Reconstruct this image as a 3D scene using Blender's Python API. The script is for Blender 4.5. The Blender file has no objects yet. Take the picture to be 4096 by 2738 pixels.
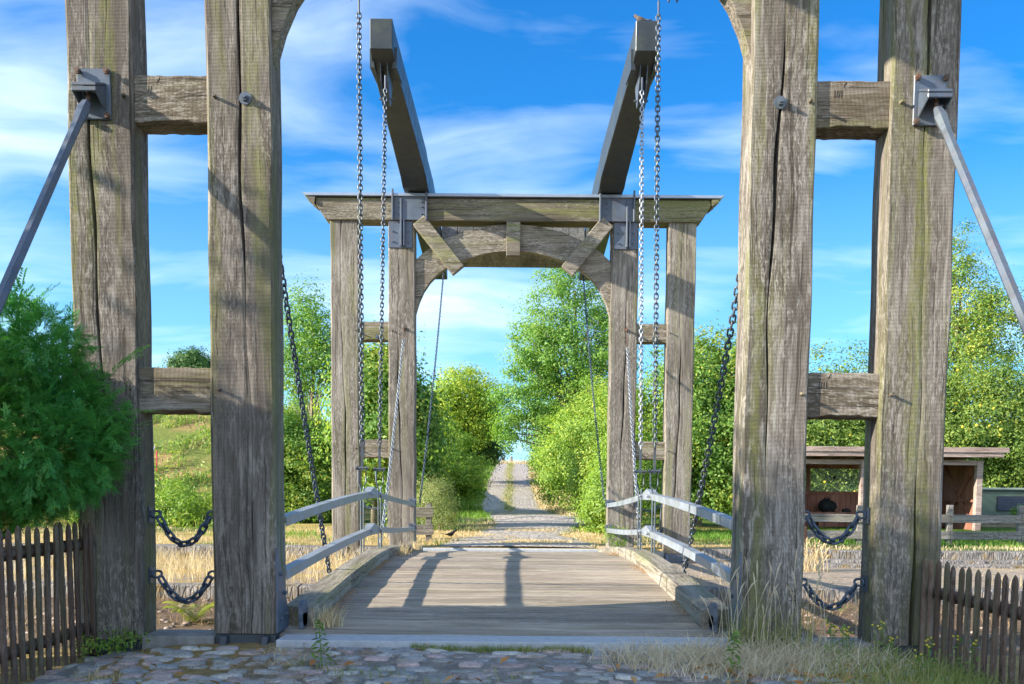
import bpy, bmesh, math, random
import numpy as np
from mathutils import Vector, Matrix
random.seed(7); rng = np.random.default_rng(7)
sc = bpy.context.scene
COL = sc.collection
PI = math.pi

# ------------------------------------------------------------------ node helpers
class NT:
    def __init__(s, nt): s.nt = nt; s.n = nt.nodes; s.l = nt.links
    def new(s, t, ins=None, **kw):
        nd = s.n.new(t)
        for k, v in kw.items(): setattr(nd, k, v)
        for k, v in (ins or {}).items(): s.put(nd.inputs[k], v)
        return nd
    def put(s, sock, v):
        if isinstance(v, bpy.types.NodeSocket): s.l.new(v, sock)
        elif hasattr(v, 'outputs'): s.l.new(v.outputs[0], sock)
        else:
            if sock.type == 'RGBA' and hasattr(v, '__len__') and len(v) == 3: v = (*v, 1)
            sock.default_value = v
    def noise(s, vec, scale, detail=4, rough=.55, dist=0.0):
        return s.new('ShaderNodeTexNoise', {'Vector': vec, 'Scale': scale, 'Detail': detail, 'Roughness': rough, 'Distortion': dist}).outputs['Fac']
    def map(s, vec, scale=(1, 1, 1), loc=(0, 0, 0), rot=(0, 0, 0)):
        return s.new('ShaderNodeMapping', {'Vector': vec, 'Scale': scale, 'Location': loc, 'Rotation': rot}).outputs[0]
    def ramp(s, fac, stops, interp='LINEAR'):
        r = s.new('ShaderNodeValToRGB', {'Fac': fac}); cr = r.color_ramp; cr.interpolation = interp
        while len(cr.elements) < len(stops): cr.elements.new(.5)
        for e, (p, c) in zip(cr.elements, stops):
            e.position = p
            if not hasattr(c, '__len__'): c = (c, c, c)
            e.color = (*c, 1) if len(c) == 3 else c
        return r.outputs[0]
    def mix(s, fac, a, b, mode='MIX'):
        m = s.new('ShaderNodeMix', data_type='RGBA', blend_type=mode)
        s.put(m.inputs[0], fac); s.put(m.inputs[6], a); s.put(m.inputs[7], b)
        return m.outputs[2]
    def math(s, op, a, b=0.0, c=0.0, clamp=False):
        m = s.new('ShaderNodeMath', operation=op, use_clamp=clamp)
        s.put(m.inputs[0], a); s.put(m.inputs[1], b); s.put(m.inputs[2], c)
        return m.outputs[0]
    def bump(s, h, strength=.4, dist=.01, normal=None):
        b = s.new('ShaderNodeBump', {'Height': h, 'Strength': strength, 'Distance': dist})
        if normal is not None: s.put(b.inputs['Normal'], normal)
        return b.outputs[0]

def material(name):
    m = bpy.data.materials.new(name); m.use_nodes = True
    t = NT(m.node_tree); t.n.clear()
    out = t.new('ShaderNodeOutputMaterial')
    b = t.new('ShaderNodeBsdfPrincipled'); t.l.new(b.outputs[0], out.inputs[0])
    return m, t, b, out

def obj_coords(t, spread=37.0):
    tc = t.new('ShaderNodeTexCoord'); oi = t.new('ShaderNodeObjectInfo')
    off = t.math('MULTIPLY', oi.outputs['Random'], spread)
    cmb = t.new('ShaderNodeCombineXYZ', {0: off, 1: off, 2: off})
    a = t.new('ShaderNodeVectorMath', operation='ADD')
    t.l.new(tc.outputs['Object'], a.inputs[0]); t.l.new(cmb.outputs[0], a.inputs[1])
    return a.outputs[0]

def wood(name, axis='Z', dark=(.070, .055, .040), mid=(.176, .150, .123), light=(.39, .345, .295), algae=.6, lichen=.6, saw=.0, algae_col=(.19, .20, .055), island=False, grain=1.0):
    m, t, b, o = material(name)
    p = obj_coords(t)
    if island:
        g = t.new('ShaderNodeNewGeometry'); r = t.math('MULTIPLY', g.outputs['Random Per Island'], 23.0)
        cm = t.new('ShaderNodeCombineXYZ', {0: r, 1: r, 2: r}); a = t.new('ShaderNodeVectorMath', operation='ADD')
        t.l.new(p, a.inputs[0]); t.l.new(cm.outputs[0], a.inputs[1]); p = a.outputs[0]
    wz = t.new('ShaderNodeTexNoise', {'Vector': t.map(p, [(.9 if q == axis else 2.2) for q in 'XYZ']), 'Scale': 1.0, 'Detail': 3.0})
    wm = t.new('ShaderNodeVectorMath', operation='MULTIPLY_ADD'); t.l.new(wz.outputs['Color'], wm.inputs[0]); wm.inputs[1].default_value = [(0 if q == axis else .10) for q in 'XYZ']; t.l.new(p, wm.inputs[2]); p = wm.outputs[0]
    def st(across, along):
        v = [across] * 3; v['XYZ'.index(axis)] = along
        return t.map(p, v)
    fine = t.noise(st(34 * grain, 1.1), 1.0, 9, .68, .6)
    med = t.noise(st(7, .55), 1.0, 5, .6, .8)
    big = t.noise(st(1.6, .5), 1.0, 3, .55, .5)
    base = t.ramp(t.math('ADD', t.math('MULTIPLY', fine, .55), t.math('MULTIPLY', med, .45)), [(.36, dark), (.5, mid), (.66, light)])
    base = t.mix(t.math('MULTIPLY', t.ramp(big, [(.42, 0.0), (.62, 1.0)]), .62), base, tuple(c * .48 for c in mid))
    st2 = t.ramp(t.noise(st(3.4, .8), 1.0, 5, .65, .8), [(.52, 0.0), (.66, 1.0)])
    base = t.mix(t.math('MULTIPLY', st2, .5), base, tuple(c * .5 for c in mid))
    if island: base = t.mix(1.0, base, t.ramp(g.outputs['Random Per Island'], [(0, (.80, .79, .78)), (.5, (1.0, .99, .96)), (1, (1.15, 1.12, 1.06))]), 'MULTIPLY')
    # pale lichen and abraded fibres
    sp = t.noise(st(70, 16), 1.0, 5, .75)
    lm = t.math('MULTIPLY', t.ramp(sp, [(.50, 0.0), (.60, 1.0)]), t.ramp(t.noise(st(2.4, .7), 1.0, 3, .6, .4), [(.40, 0.0), (.58, 1.0)]))
    mot = t.math('MULTIPLY', t.ramp(t.noise(st(22, 4.5), 1.0, 6, .72, .4), [(.50, 0.0), (.60, 1.0)]), t.ramp(t.noise(st(3.1, .9), 1.0, 3, .6), [(.44, 0.0), (.60, 1.0)]))
    base = t.mix(t.math('MULTIPLY', mot, .55 * lichen + .1), base, tuple(c * 1.12 for c in light))
    base = t.mix(t.math('MULTIPLY', lm, lichen), base, (.47, .43, .37))
    # green algae in streaks along the grain
    al = t.noise(st(4.2, .28), 1.0, 4, .6, .6)
    am = t.math('MULTIPLY', t.ramp(al, [(.50, 0.0), (.64, 1.0)]), t.ramp(t.noise(p, 26, 4, .7), [(.3, .35), (.62, 1.0)]))
    base = t.mix(t.math('MULTIPLY', am, algae), base, algae_col)
    # thin dark checks
    ck = t.noise(st(46, .42), 1.0, 3, .5, .9)
    cm_ = t.ramp(ck, [(.60, 0.0), (.66, 1.0)])
    base = t.mix(t.math('MULTIPLY', cm_, .55), base, tuple(c * .45 for c in dark))
    h = t.math('SUBTRACT', t.math('ADD', t.math('MULTIPLY', fine, .8), t.math('MULTIPLY', sp, .25)), t.math('MULTIPLY', cm_, .55))
    if saw:
        w = t.new('ShaderNodeTexWave', {'Vector': st(.6, 1), 'Scale': 34.0, 'Distortion': 1.2, 'Detail': 2.0, 'Detail Scale': 2.0}, bands_direction=axis)
        h = t.math('ADD', h, t.math('MULTIPLY', w.outputs['Fac'], saw))
    t.put(b.inputs['Base Color'], base); b.inputs['Roughness'].default_value = .88
    b.inputs['Specular IOR Level'].default_value = .25
    t.put(b.inputs['Normal'], t.bump(h, .75, .012))
    return m

def steel(name, col, rough=.5, metal=.0, wear=.5, rust=.0, moss=0.0):
    m, t, b, o = material(name); p = obj_coords(t)
    n = t.noise(p, 5, 6, .65); f = t.noise(p, 70, 4, .7)
    c = t.mix(t.ramp(n, [(.35, 0.0), (.7, 1.0)]), tuple(x * (1 - .35 * wear) for x in col), tuple(min(1, x * (1 + .35 * wear)) for x in col))
    c = t.mix(t.math('MULTIPLY', t.ramp(f, [(.56, 0.0), (.66, 1.0)]), .35 * wear), c, tuple(min(1, x * 1.7 + .03) for x in col))
    if rust: c = t.mix(t.math('MULTIPLY', t.ramp(t.noise(p, 9, 5, .7), [(.5, 0.0), (.62, 1.0)]), rust), c, (.23, .085, .035))
    if moss: c = t.mix(t.math('MULTIPLY', t.ramp(t.noise(p, 4, 5, .7), [(.48, 0.0), (.62, 1.0)]), moss), c, (.16, .17, .05))
    t.put(b.inputs['Base Color'], c); b.inputs['Metallic'].default_value = metal
    t.put(b.inputs['Roughness'], t.ramp(n, [(.3, rough - .12), (.7, rough + .15)]))
    t.put(b.inputs['Normal'], t.bump(f, .12, .004))
    return m

def leafmat(name, cols, trans=.42, rough=.5, noise_scale=.9, tcol=None):
    """cols: list of leaf colours picked per leaf; translucency shows sun from behind"""
    m, t, b, o = material(name)
    g = t.new('ShaderNodeNewGeometry'); p = obj_coords(t, 5)
    r = t.math('ADD', t.math('MULTIPLY', g.outputs['Random Per Island'], .55), t.math('MULTIPLY', t.noise(p, noise_scale, 2, .5), .9))
    r = t.math('SUBTRACT', r, .22)
    k = len(cols) - 1
    c = t.ramp(r, [(.05 + .9 * i / k, cc) for i, cc in enumerate(cols)])
    t.put(b.inputs['Base Color'], c); b.inputs['Roughness'].default_value = rough
    b.inputs['Specular IOR Level'].default_value = .35
    tr = t.new('ShaderNodeBsdfTranslucent')
    t.put(tr.inputs[0], t.mix(1.0, c, tcol or (1.35, 1.4, .7), 'MULTIPLY'))
    mx = t.new('ShaderNodeMixShader', {0: trans}); t.l.new(b.outputs[0], mx.inputs[1]); t.l.new(tr.outputs[0], mx.inputs[2])
    t.l.new(mx.outputs[0], o.inputs[0])
    return m

def plain(name, col, rough=.8, var=.3, scale=12, bump=.25, spec=.3):
    m, t, b, o = material(name); p = obj_coords(t); n = t.noise(p, scale, 6, .65)
    t.put(b.inputs['Base Color'], t.ramp(n, [(.3, tuple(c * (1 - var) for c in col)), (.7, tuple(min(1, c * (1 + var)) for c in col))]))
    b.inputs['Roughness'].default_value = rough; b.inputs['Specular IOR Level'].default_value = spec
    t.put(b.inputs['Normal'], t.bump(n, bump, .01)); return m

# ------------------------------------------------------------------ object helpers
def wloc(o):
    v = Vector((0, 0, 0))
    while o is not None: v += o.location; o = o.parent
    return v
def tag(o, label=None, cat=None, group=None, kind=None):
    if label: o['label'] = label
    if cat: o['category'] = cat
    if group: o['group'] = group
    if kind: o['kind'] = kind
    return o
def thing(name, label, cat, loc=(0, 0, 0), group=None):
    o = bpy.data.objects.new(name, None); COL.objects.link(o); o.location = loc; o.empty_display_size = .2
    return tag(o, label, cat, group)
def link(name, me, mat, parent=None, smooth=False):
    o = bpy.data.objects.new(name, me); COL.objects.link(o)
    if mat: me.materials.append(mat)
    if parent is not None:
        o.parent = parent; d = wloc(parent)
        if d.length: me.transform(Matrix.Translation(-d))
    if smooth: me.polygons.foreach_set('use_smooth', [True] * len(me.polygons))
    return o
def npmesh(name, V, F):
    """V (n,3), F (m,k)"""
    me = bpy.data.meshes.new(name); V = np.asarray(V, np.float32); F = np.asarray(F, np.int32)
    me.vertices.add(len(V)); me.vertices.foreach_set('co', V.ravel())
    k = F.shape[1]; me.loops.add(F.size); me.loops.foreach_set('vertex_index', F.ravel())
    me.polygons.add(len(F)); me.polygons.foreach_set('loop_start', np.arange(0, F.size, k, dtype=np.int32))
    me.update(calc_edges=True); return me

class MB:
    def __init__(s): s.v = []; s.f = []
    def add(s, vs, fs):
        k = len(s.v); s.v += [tuple(x) for x in vs]; s.f += [tuple(i + k for i in f) for f in fs]; return s
    def hexa(s, c8):
        return s.add(c8, [(0, 3, 2, 1), (4, 5, 6, 7), (0, 1, 5, 4), (1, 2, 6, 5), (2, 3, 7, 6), (3, 0, 4, 7)])
    def box(s, x0, x1, y0, y1, z0, z1):
        return s.hexa([(x0, y0, z0), (x1, y0, z0), (x1, y1, z0), (x0, y1, z0), (x0, y0, z1), (x1, y0, z1), (x1, y1, z1), (x0, y1, z1)])
    def bar(s, p0, p1, w, h, up=(0, 0, 1), w1=None, h1=None):
        """beam with a w x h section; w along the sideways axis, h along up"""
        p0, p1 = Vector(p0), Vector(p1); d = (p1 - p0).normalized(); up = Vector(up)
        a = d.cross(up)
        if a.length < 1e-4: a = d.cross(Vector((1, 0, 0)))
        a.normalize(); u = a.cross(d).normalized(); w1 = w1 or w; h1 = h1 or h
        q = []
        for p, ww, hh in ((p0, w, h), (p1, w1, h1)):
            q += [p - a * ww / 2 - u * hh / 2, p + a * ww / 2 - u * hh / 2, p + a * ww / 2 + u * hh / 2, p - a * ww / 2 + u * hh / 2]
        return s.hexa(q)
    def tube(s, pts, r, n=8, cap=True):
        pts = [Vector(p) for p in pts]; rs = r if hasattr(r, '__len__') else [r] * len(pts); rings = []
        up = Vector((0, 0, 1)); base = len(s.v)
        for i, p in enumerate(pts):
            d = (pts[min(i + 1, len(pts) - 1)] - pts[max(i - 1, 0)]).normalized()
            a = d.cross(up)
            if a.length < .05: a = d.cross(Vector((1, 0, 0)))
            a.normalize(); u = a.cross(d)
            s.v += [tuple(p + (a * math.cos(2 * PI * k / n) + u * math.sin(2 * PI * k / n)) * rs[i]) for k in range(n)]
        for i in range(len(pts) - 1):
            for k in range(n):
                A = base + i * n + k; B = base + i * n + (k + 1) % n
                s.f.append((A, B, B + n, A + n))
        if cap: s.f.append(tuple(base + k for k in reversed(range(n)))); s.f.append(tuple(base + (len(pts) - 1) * n + k for k in range(n)))
        return s
    def cyl(s, p0, p1, r, n=12, r1=None): return s.tube([p0, p1], [r, r if r1 is None else r1], n)
    def prism_y(s, poly, y0, y1):
        """poly of (x,z) extruded along Y"""
        n = len(poly); vs = [(x, y0, z) for x, z in poly] + [(x, y1, z) for x, z in poly]
        return s.add(vs, [tuple(range(n)), tuple(range(2 * n - 1, n - 1, -1))] + [(i, i + n, (i + 1) % n + n, (i + 1) % n) for i in range(n)])
    def prism_x(s, poly, x0, x1):
        n = len(poly); vs = [(x0, y, z) for y, z in poly] + [(x1, y, z) for y, z in poly]
        return s.add(vs, [tuple(range(n)), tuple(range(2 * n - 1, n - 1, -1))] + [(i, i + n, (i + 1) % n + n, (i + 1) % n) for i in range(n)])
    def lathe(s, prof, c=(0, 0, 0), n=14):
        """prof of (r,z)"""
        b = len(s.v)
        for r, z in prof: s.v += [(c[0] + r * math.cos(2 * PI * k / n), c[1] + r * math.sin(2 * PI * k / n), c[2] + z) for k in range(n)]
        for i in range(len(prof) - 1):
            for k in range(n): s.f.append((b + i * n + k, b + i * n + (k + 1) % n, b + (i + 1) * n + (k + 1) % n, b + (i + 1) * n + k))
        s.f.append(tuple(b + k for k in reversed(range(n)))); s.f.append(tuple(b + (len(prof) - 1) * n + k for k in range(n)))
        return s
    def build(s, name, mat, parent=None, bevel=0.0, smooth=False, jitter=0.0):
        me = bpy.data.meshes.new(name); me.from_pydata(s.v, [], s.f); me.update()
        bm = bmesh.new(); bm.from_mesh(me); bmesh.ops.recalc_face_normals(bm, faces=bm.faces)
        if bevel:
            es = [e for e in bm.edges if len(e.link_faces) == 2 and e.calc_face_angle(0) > .5]
            bmesh.ops.bevel(bm, geom=es, offset=bevel, segments=1, affect='EDGES', clamp_overlap=True)
        if jitter:
            for v in bm.verts: v.co += Vector((random.uniform(-1, 1), random.uniform(-1, 1), random.uniform(-1, 1))) * jitter
        bm.to_mesh(me); bm.free()
        return link(name, me, mat, parent, smooth)

def smooth(a, b, x):
    t = np.clip((x - a) / (b - a), 0, 1); return t * t * (3 - 2 * t)
def vnoise(x, y, f=1.0, seed=0):
    x = np.asarray(x, float) * f; y = np.asarray(y, float) * f
    return (np.sin(x * 1.7 + seed + 1.3 * np.sin(y * 1.1 + seed * 2)) + np.sin(y * 1.9 - seed + 1.5 * np.sin(x * .8 + seed)) + np.sin((x + y) * .9 + seed * 3) + np.sin((x * 2.3 - y * 2.9) + seed * 5) * .6) / 3.6

# ------------------------------------------------------------------ materials
W_POST = wood('post_oak', 'Z', saw=.25, algae=.8)
W_POST2 = wood('post_oak_pale', 'Z', mid=(.203, .175, .142), light=(.42, .37, .315), algae=.6, saw=.12)
W_POST3 = wood('post_oak_lichen', 'Z', mid=(.185, .156, .126), light=(.46, .415, .365), lichen=1.0, algae=.75, saw=.3)
W_X = wood('beam_oak', 'X', mid=(.165, .132, .09), algae=.6, saw=.25)
W_BEAM = wood('lintel_oak', 'X', dark=(.065, .055, .038), mid=(.155, .132, .092), light=(.30, .265, .20), algae=.8)
W_CW = wood('counterweight_boards', 'Y', dark=(.07, .07, .068), mid=(.15, .148, .142), light=(.24, .235, .225), algae=.1)
W_ARCH = wood('arch_oak', 'X', mid=(.205, .172, .128), light=(.39, .345, .28), algae=.8, lichen=.9)
W_DECK = wood('deck_planks', 'X', dark=(.13, .10, .075), mid=(.38, .315, .245), light=(.56, .475, .39), algae=.25, lichen=.5, island=True, grain=1.3)
W_CURB = wood('kerb_timber', 'Y', mid=(.29, .255, .195), light=(.45, .40, .33), algae=.6)
W_FENCE = wood('fence_timber', 'X', dark=(.09, .08, .07), mid=(.21, .19, .165), light=(.36, .335, .30), algae=.25)
W_PICKET = wood('picket_wood', 'Z', dark=(.06, .037, .026), mid=(.155, .098, .07), light=(.26, .18, .14), algae=.4, lichen=.25, algae_col=(.12, .15, .07))
W_HUT = wood('hut_boards', 'Z', dark=(.20, .08, .05), mid=(.34, .145, .095), light=(.48, .25, .17), algae=.05, lichen=.15)
W_HUTX = wood('hut_fascia', 'X', dark=(.22, .14, .11), mid=(.43, .31, .26), light=(.58, .46, .40), algae=.1)
M_MARK = plain('cut_mark', (.03, .024, .018), .95)
S_BLUE = steel('painted_steel', (.08, .105, .145), .45, .0, .7, rust=.12, moss=.12)
S_DARK = steel('dark_steel', (.045, .055, .065), .5, .0, .6)
S_BEAM = steel('beam_paint', (.030, .037, .040), .42, .0, .3, moss=.10)
S_RAIL = steel('galvanised_rail', (.27, .305, .35), .45, .2, .6, rust=.10, moss=.25)
S_CHAIN = steel('chain_steel', (.10, .125, .155), .42, .55, .6, rust=.2, moss=.25)
S_CHAINN = steel('chain_dark', (.065, .09, .13), .42, .5, .5)
S_CHAINL = steel('chain_zinc', (.36, .39, .42), .4, .6, .4, rust=.1)
S_RUST = steel('rusty_iron', (.10, .07, .055), .7, .2, .6, rust=.8)
S_ZINC = steel('zinc_sheet', (.27, .32, .385), .38, .4, .3)

def stone_wall_mat(name, a, b_, c_, moss=(.20, .13, .035)):
    m, t, b, o = material(name); p = obj_coords(t)
    n = t.noise(t.map(p, (9, 9, 2)), 1.0, 6, .7); v = t.new('ShaderNodeTexVoronoi', {'Vector': t.map(p, (19, 19, 2.6)), 'Scale': 1.0}, feature='DISTANCE_TO_EDGE').outputs['Distance']
    c = t.ramp(n, [(.3, a), (.5, b_), (.72, c_)])
    c = t.mix(t.ramp(v, [(.0, .6), (.12, 0.0)]), c, tuple(x * .35 for x in a))
    c = t.mix(t.math('MULTIPLY', t.ramp(t.noise(p, 3.2, 5, .7), [(.54, 0.0), (.64, 1.0)]), .8), c, moss)
    t.put(b.inputs['Base Color'], c); b.inputs['Roughness'].default_value = .95
    t.put(b.inputs['Normal'], t.bump(t.math('ADD', t.math('MULTIPLY', t.ramp(v, [(0, 0), (.15, 1.0)]), .7), n), .8, .03))
    return m
M_WALL = stone_wall_mat('hewn_stone', (.13, .115, .10), (.25, .225, .20), (.37, .335, .30))
M_CONC = plain('old_concrete', (.24, .235, .22), .9, .35, 9, .4)
M_SILL = plain('pale_sill', (.40, .42, .43), .75, .18, 14, .2)

# ------------------------------------------------------------------ camera, light, sky
cam = bpy.data.cameras.new('camera'); co = bpy.data.objects.new('camera', cam); COL.objects.link(co)
co.matrix_world = Matrix.Translation((0, 0, 1.07)) @ Matrix.Rotation(math.radians(90 - 4.2), 4, 'X') @ Matrix.Rotation(math.radians(.45), 4, 'Z')
cam.sensor_width = 36; cam.lens = 34.46; cam.shift_y = .2144; cam.clip_end = 3000; cam.clip_start = .05
sc.camera = co
SUN = Vector((3.3, 1.0, -1.49)).normalized()
sl = bpy.data.lights.new('sun', 'SUN'); sl.energy = 5.0; sl.angle = math.radians(.55); sl.color = (1.0, .91, .78)
so = bpy.data.objects.new('sun', sl); COL.objects.link(so); so.rotation_euler = SUN.to_track_quat('-Z', 'Y').to_euler()
so.location = (-20, -10, 20)
ELEV = math.asin(-SUN.z); ROT = math.atan2(-SUN.x, -SUN.y)
w = bpy.data.worlds.new('World'); sc.world = w; w.use_nodes = True
t = NT(w.node_tree); t.n.clear()
wo = t.new('ShaderNodeOutputWorld'); bg = t.new('ShaderNodeBackground')
sky = t.new('ShaderNodeTexSky', sky_type='NISHITA', sun_disc=False, sun_elevation=ELEV, sun_rotation=ROT, altitude=50, air_density=1.0, dust_density=.6, ozone_density=2.5)
tc = t.new('ShaderNodeTexCoord'); d = tc.outputs['Generated']
hs = t.new('ShaderNodeHueSaturation', {'Hue': .503, 'Saturation': 1.28, 'Value': 1.0, 'Color': sky.outputs[0]})
skyc = t.mix(1.0, hs.outputs[0], (.19, .63, .84), 'MULTIPLY')
sep = t.new('ShaderNodeSeparateXYZ', {0: d})
zz = t.math('ADD', t.math('MAXIMUM', sep.outputs[2], 0.0), .16)
px = t.math('DIVIDE', sep.outputs[0], zz); py = t.math('DIVIDE', sep.outputs[1], zz)
pl = t.new('ShaderNodeCombineXYZ', {0: px, 1: py, 2: 0.0}).outputs[0]
warp = t.new('ShaderNodeTexNoise', {'Vector': pl, 'Scale': 1.1, 'Detail': 3.0})
wv = t.new('ShaderNodeVectorMath', operation='MULTIPLY_ADD'); t.l.new(warp.outputs['Color'], wv.inputs[0]); wv.inputs[1].default_value = (.55, .55, 0); t.l.new(pl, wv.inputs[2])
c1 = t.noise(t.map(wv.outputs[0], (.8, 1.35, 1), rot=(0, 0, -.45), loc=(3.1, .6, 0)), 1.45, 6, .50)
c2 = t.noise(t.map(wv.outputs[0], (.5, 2.6, 1), rot=(0, 0, -.5), loc=(1.2, 5.0, 0)), 2.2, 6, .56)
cl = t.math('ADD', t.math('MULTIPLY', c1, .80), t.math('MULTIPLY', c2, .26))
# more cloud to the left of the view
bias = t.math('MULTIPLY', t.math('SUBTRACT', -.06, sep.outputs[0]), .075)
cl = t.math('ADD', cl, bias)
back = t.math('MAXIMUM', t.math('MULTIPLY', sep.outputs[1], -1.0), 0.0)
cl = t.math('ADD', cl, t.math('MULTIPLY', back, .22))  # extra cloud added behind the camera, out of view, to fill the shade
cm = t.ramp(cl, [(.485, 0.0), (.59, .26), (.76, .80), (.9, .95)])
hz = t.ramp(sep.outputs[2], [(.0, .62), (.10, .34), (.32, .0)])
cloudc = t.mix(back, (4.6, 5.35, 5.75), (8.6, 9.8, 12.0))  # unseen clouds behind the camera made brighter and bluer to lift shaded surfaces
skyc = t.mix(hz, skyc, (2.7, 3.9, 5.2, 1))
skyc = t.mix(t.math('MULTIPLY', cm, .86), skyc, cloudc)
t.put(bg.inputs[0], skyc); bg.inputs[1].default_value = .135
t.l.new(bg.outputs[0], wo.inputs[0])
sc.view_settings.view_transform = 'Standard'; sc.view_settings.look = 'None'; sc.view_settings.exposure = 1.25; sc.view_settings.gamma = 1
sc.cycles.max_bounces = 6; sc.cycles.transparent_max_bounces = 4; sc.cycles.use_denoising = True
sc.cycles.sample_clamp_indirect = 6

# ------------------------------------------------------------------ terrain
def ground_h(X, Y):
    X = np.asarray(X, float); Y = np.asarray(Y, float)
    near = -.055 - .11 * smooth(2.3, 3.2, np.abs(X)) - .05 * smooth(5, 9, np.abs(X)) + .012 * vnoise(X, Y, 2.2, 1)
    floor_ = -.345 + .03 * vnoise(X, Y, 2.6, 2) + .015 * vnoise(X, Y, 7, 4)
    ter = -.185 + .012 * vnoise(X, Y, 1.7, 3)
    rise = 3.15 * smooth(38, 85, Y) * (1 - .25 * smooth(86, 130, Y))
    far = .035 + .03 * smooth(17, 22, Y) + rise + .05 * vnoise(X, Y, .5, 5) * smooth(22, 30, Y)
    bank = 4.1 * smooth(23.5, 40, Y) * smooth(-6.0, -8.5, X)
    side = .9 * smooth(1.9, 4.0, np.abs(X)) * smooth(36, 52, Y)
    far = np.maximum(far + side, bank + .05 + .1 * vnoise(X, Y, .9, 6) * smooth(24, 28, Y))
    return np.where(Y < 7.42, near, np.where(Y < 12.5, floor_, np.where(Y < 17.1, ter, far)))

def lerp(a, b, k): return a + (b - a) * k[..., None]
def ground_c(X, Y):
    """real ground cover colour: lawn, straw, rubble, sand, stone"""
    n1 = vnoise(X, Y, .55, 11); n2 = vnoise(X, Y, 1.9, 12); n3 = vnoise(X, Y, 5.0, 13)
    green = np.array([.085, .135, .022]); straw = np.array([.54, .39, .16]); rub = np.array([.19, .135, .095]); sand = np.array([.33, .305, .28]); sett = np.array([.30, .275, .25])
    S = X.shape + (3,)
    near = np.broadcast_to(sand, S) * 1.0
    near = lerp(near, straw * .75, smooth(1.2, 2.0, np.abs(X)))
    fl = lerp(np.broadcast_to(rub, S), rub * .6, smooth(.0, .7, n3))
    fl = lerp(fl, np.array([.33, .26, .20]), smooth(.25, .8, n2) * .6)
    te = lerp(np.broadcast_to(np.array([.36, .30, .24]), S), straw, smooth(-.1, .6, n2 + n3 * .5) * smooth(.5, -3, X) + smooth(.3, .8, n2) * .3)
    g = smooth(-.35, .55, n1 + .5 * n2 + .25 * n3 + .35 * smooth(20, 30, Y) - .55 * smooth(22, 17, Y) - .5 * smooth(3.0, 1.5, np.abs(X)) * smooth(30, 22, Y) + .75 * smooth(4, 7, X))
    fa = lerp(np.broadcast_to(straw, S), green, g)
    hill = lerp(np.broadcast_to(np.array([.17, .20, .05]), S), np.array([.42, .25, .13]), smooth(.0, .4, n1 * .6 + n2 * .7) * .85)
    fa = lerp(fa, hill, smooth(-6.5, -8, X) * smooth(23.5, 26, Y))
    return np.where((Y < 7.42)[..., None], near, np.where((Y < 12.5)[..., None], fl, np.where((Y < 17.1)[..., None], te, fa)))

xs = np.unique(np.concatenate([-np.geomspace(26, 900, 16), np.arange(-26, -6, .5), np.arange(-6, 6, .2), np.arange(6, 26, .5), np.geomspace(26, 900, 16)]))
ys = np.concatenate([-np.geomspace(6, 300, 8)[::-1], np.arange(-5, 4, .5), np.arange(4, 7.41, .2), [7.415, 7.425], np.arange(7.6, 12.45, .2), [12.495, 12.505], np.arange(12.7, 17.05, .25), [17.095, 17.105], np.arange(17.3, 30, .3), np.arange(30, 96, .8), np.geomspace(97, 1600, 14)])
GX, GY = np.meshgrid(xs, ys); GZ = ground_h(GX, GY)
nx, ny = len(xs), len(ys)
idx = np.arange(nx * ny).reshape(ny, nx)
F = np.stack([idx[:-1, :-1], idx[:-1, 1:], idx[1:, 1:], idx[1:, :-1]], -1).reshape(-1, 4)
me = npmesh('ground', np.stack([GX, GY, GZ], -1).reshape(-1, 3), F)
ca = me.color_attributes.new('cover', 'FLOAT_COLOR', 'POINT')
C = ground_c(GX, GY); C = np.concatenate([C, np.ones(C.shape[:2] + (1,))], -1)
ca.data.foreach_set('color', C.astype(np.float32).ravel())
m, t, b, o = material('ground_cover')
a = t.new('ShaderNodeVertexColor', layer_name='cover'); p = t.new('ShaderNodeTexCoord').outputs['Object']
n = t.noise(p, 9, 8, .75); n2 = t.noise(p, 60, 5, .7)
c = t.mix(1.0, a.outputs[0], t.ramp(n, [(.3, (.55, .55, .52)), (.7, (1.45, 1.42, 1.35))]), 'MULTIPLY')
c = t.mix(1.0, c, t.ramp(n2, [(.3, .65), (.7, 1.35)]), 'MULTIPLY')
t.put(b.inputs['Base Color'], c); b.inputs['Roughness'].default_value = .97; b.inputs['Specular IOR Level'].default_value = .1
t.put(b.inputs['Normal'], t.bump(t.math('ADD', n, t.math('MULTIPLY', n2, .4)), .9, .05))
tag(link('ground', me, m, smooth=True), kind='structure')

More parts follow.
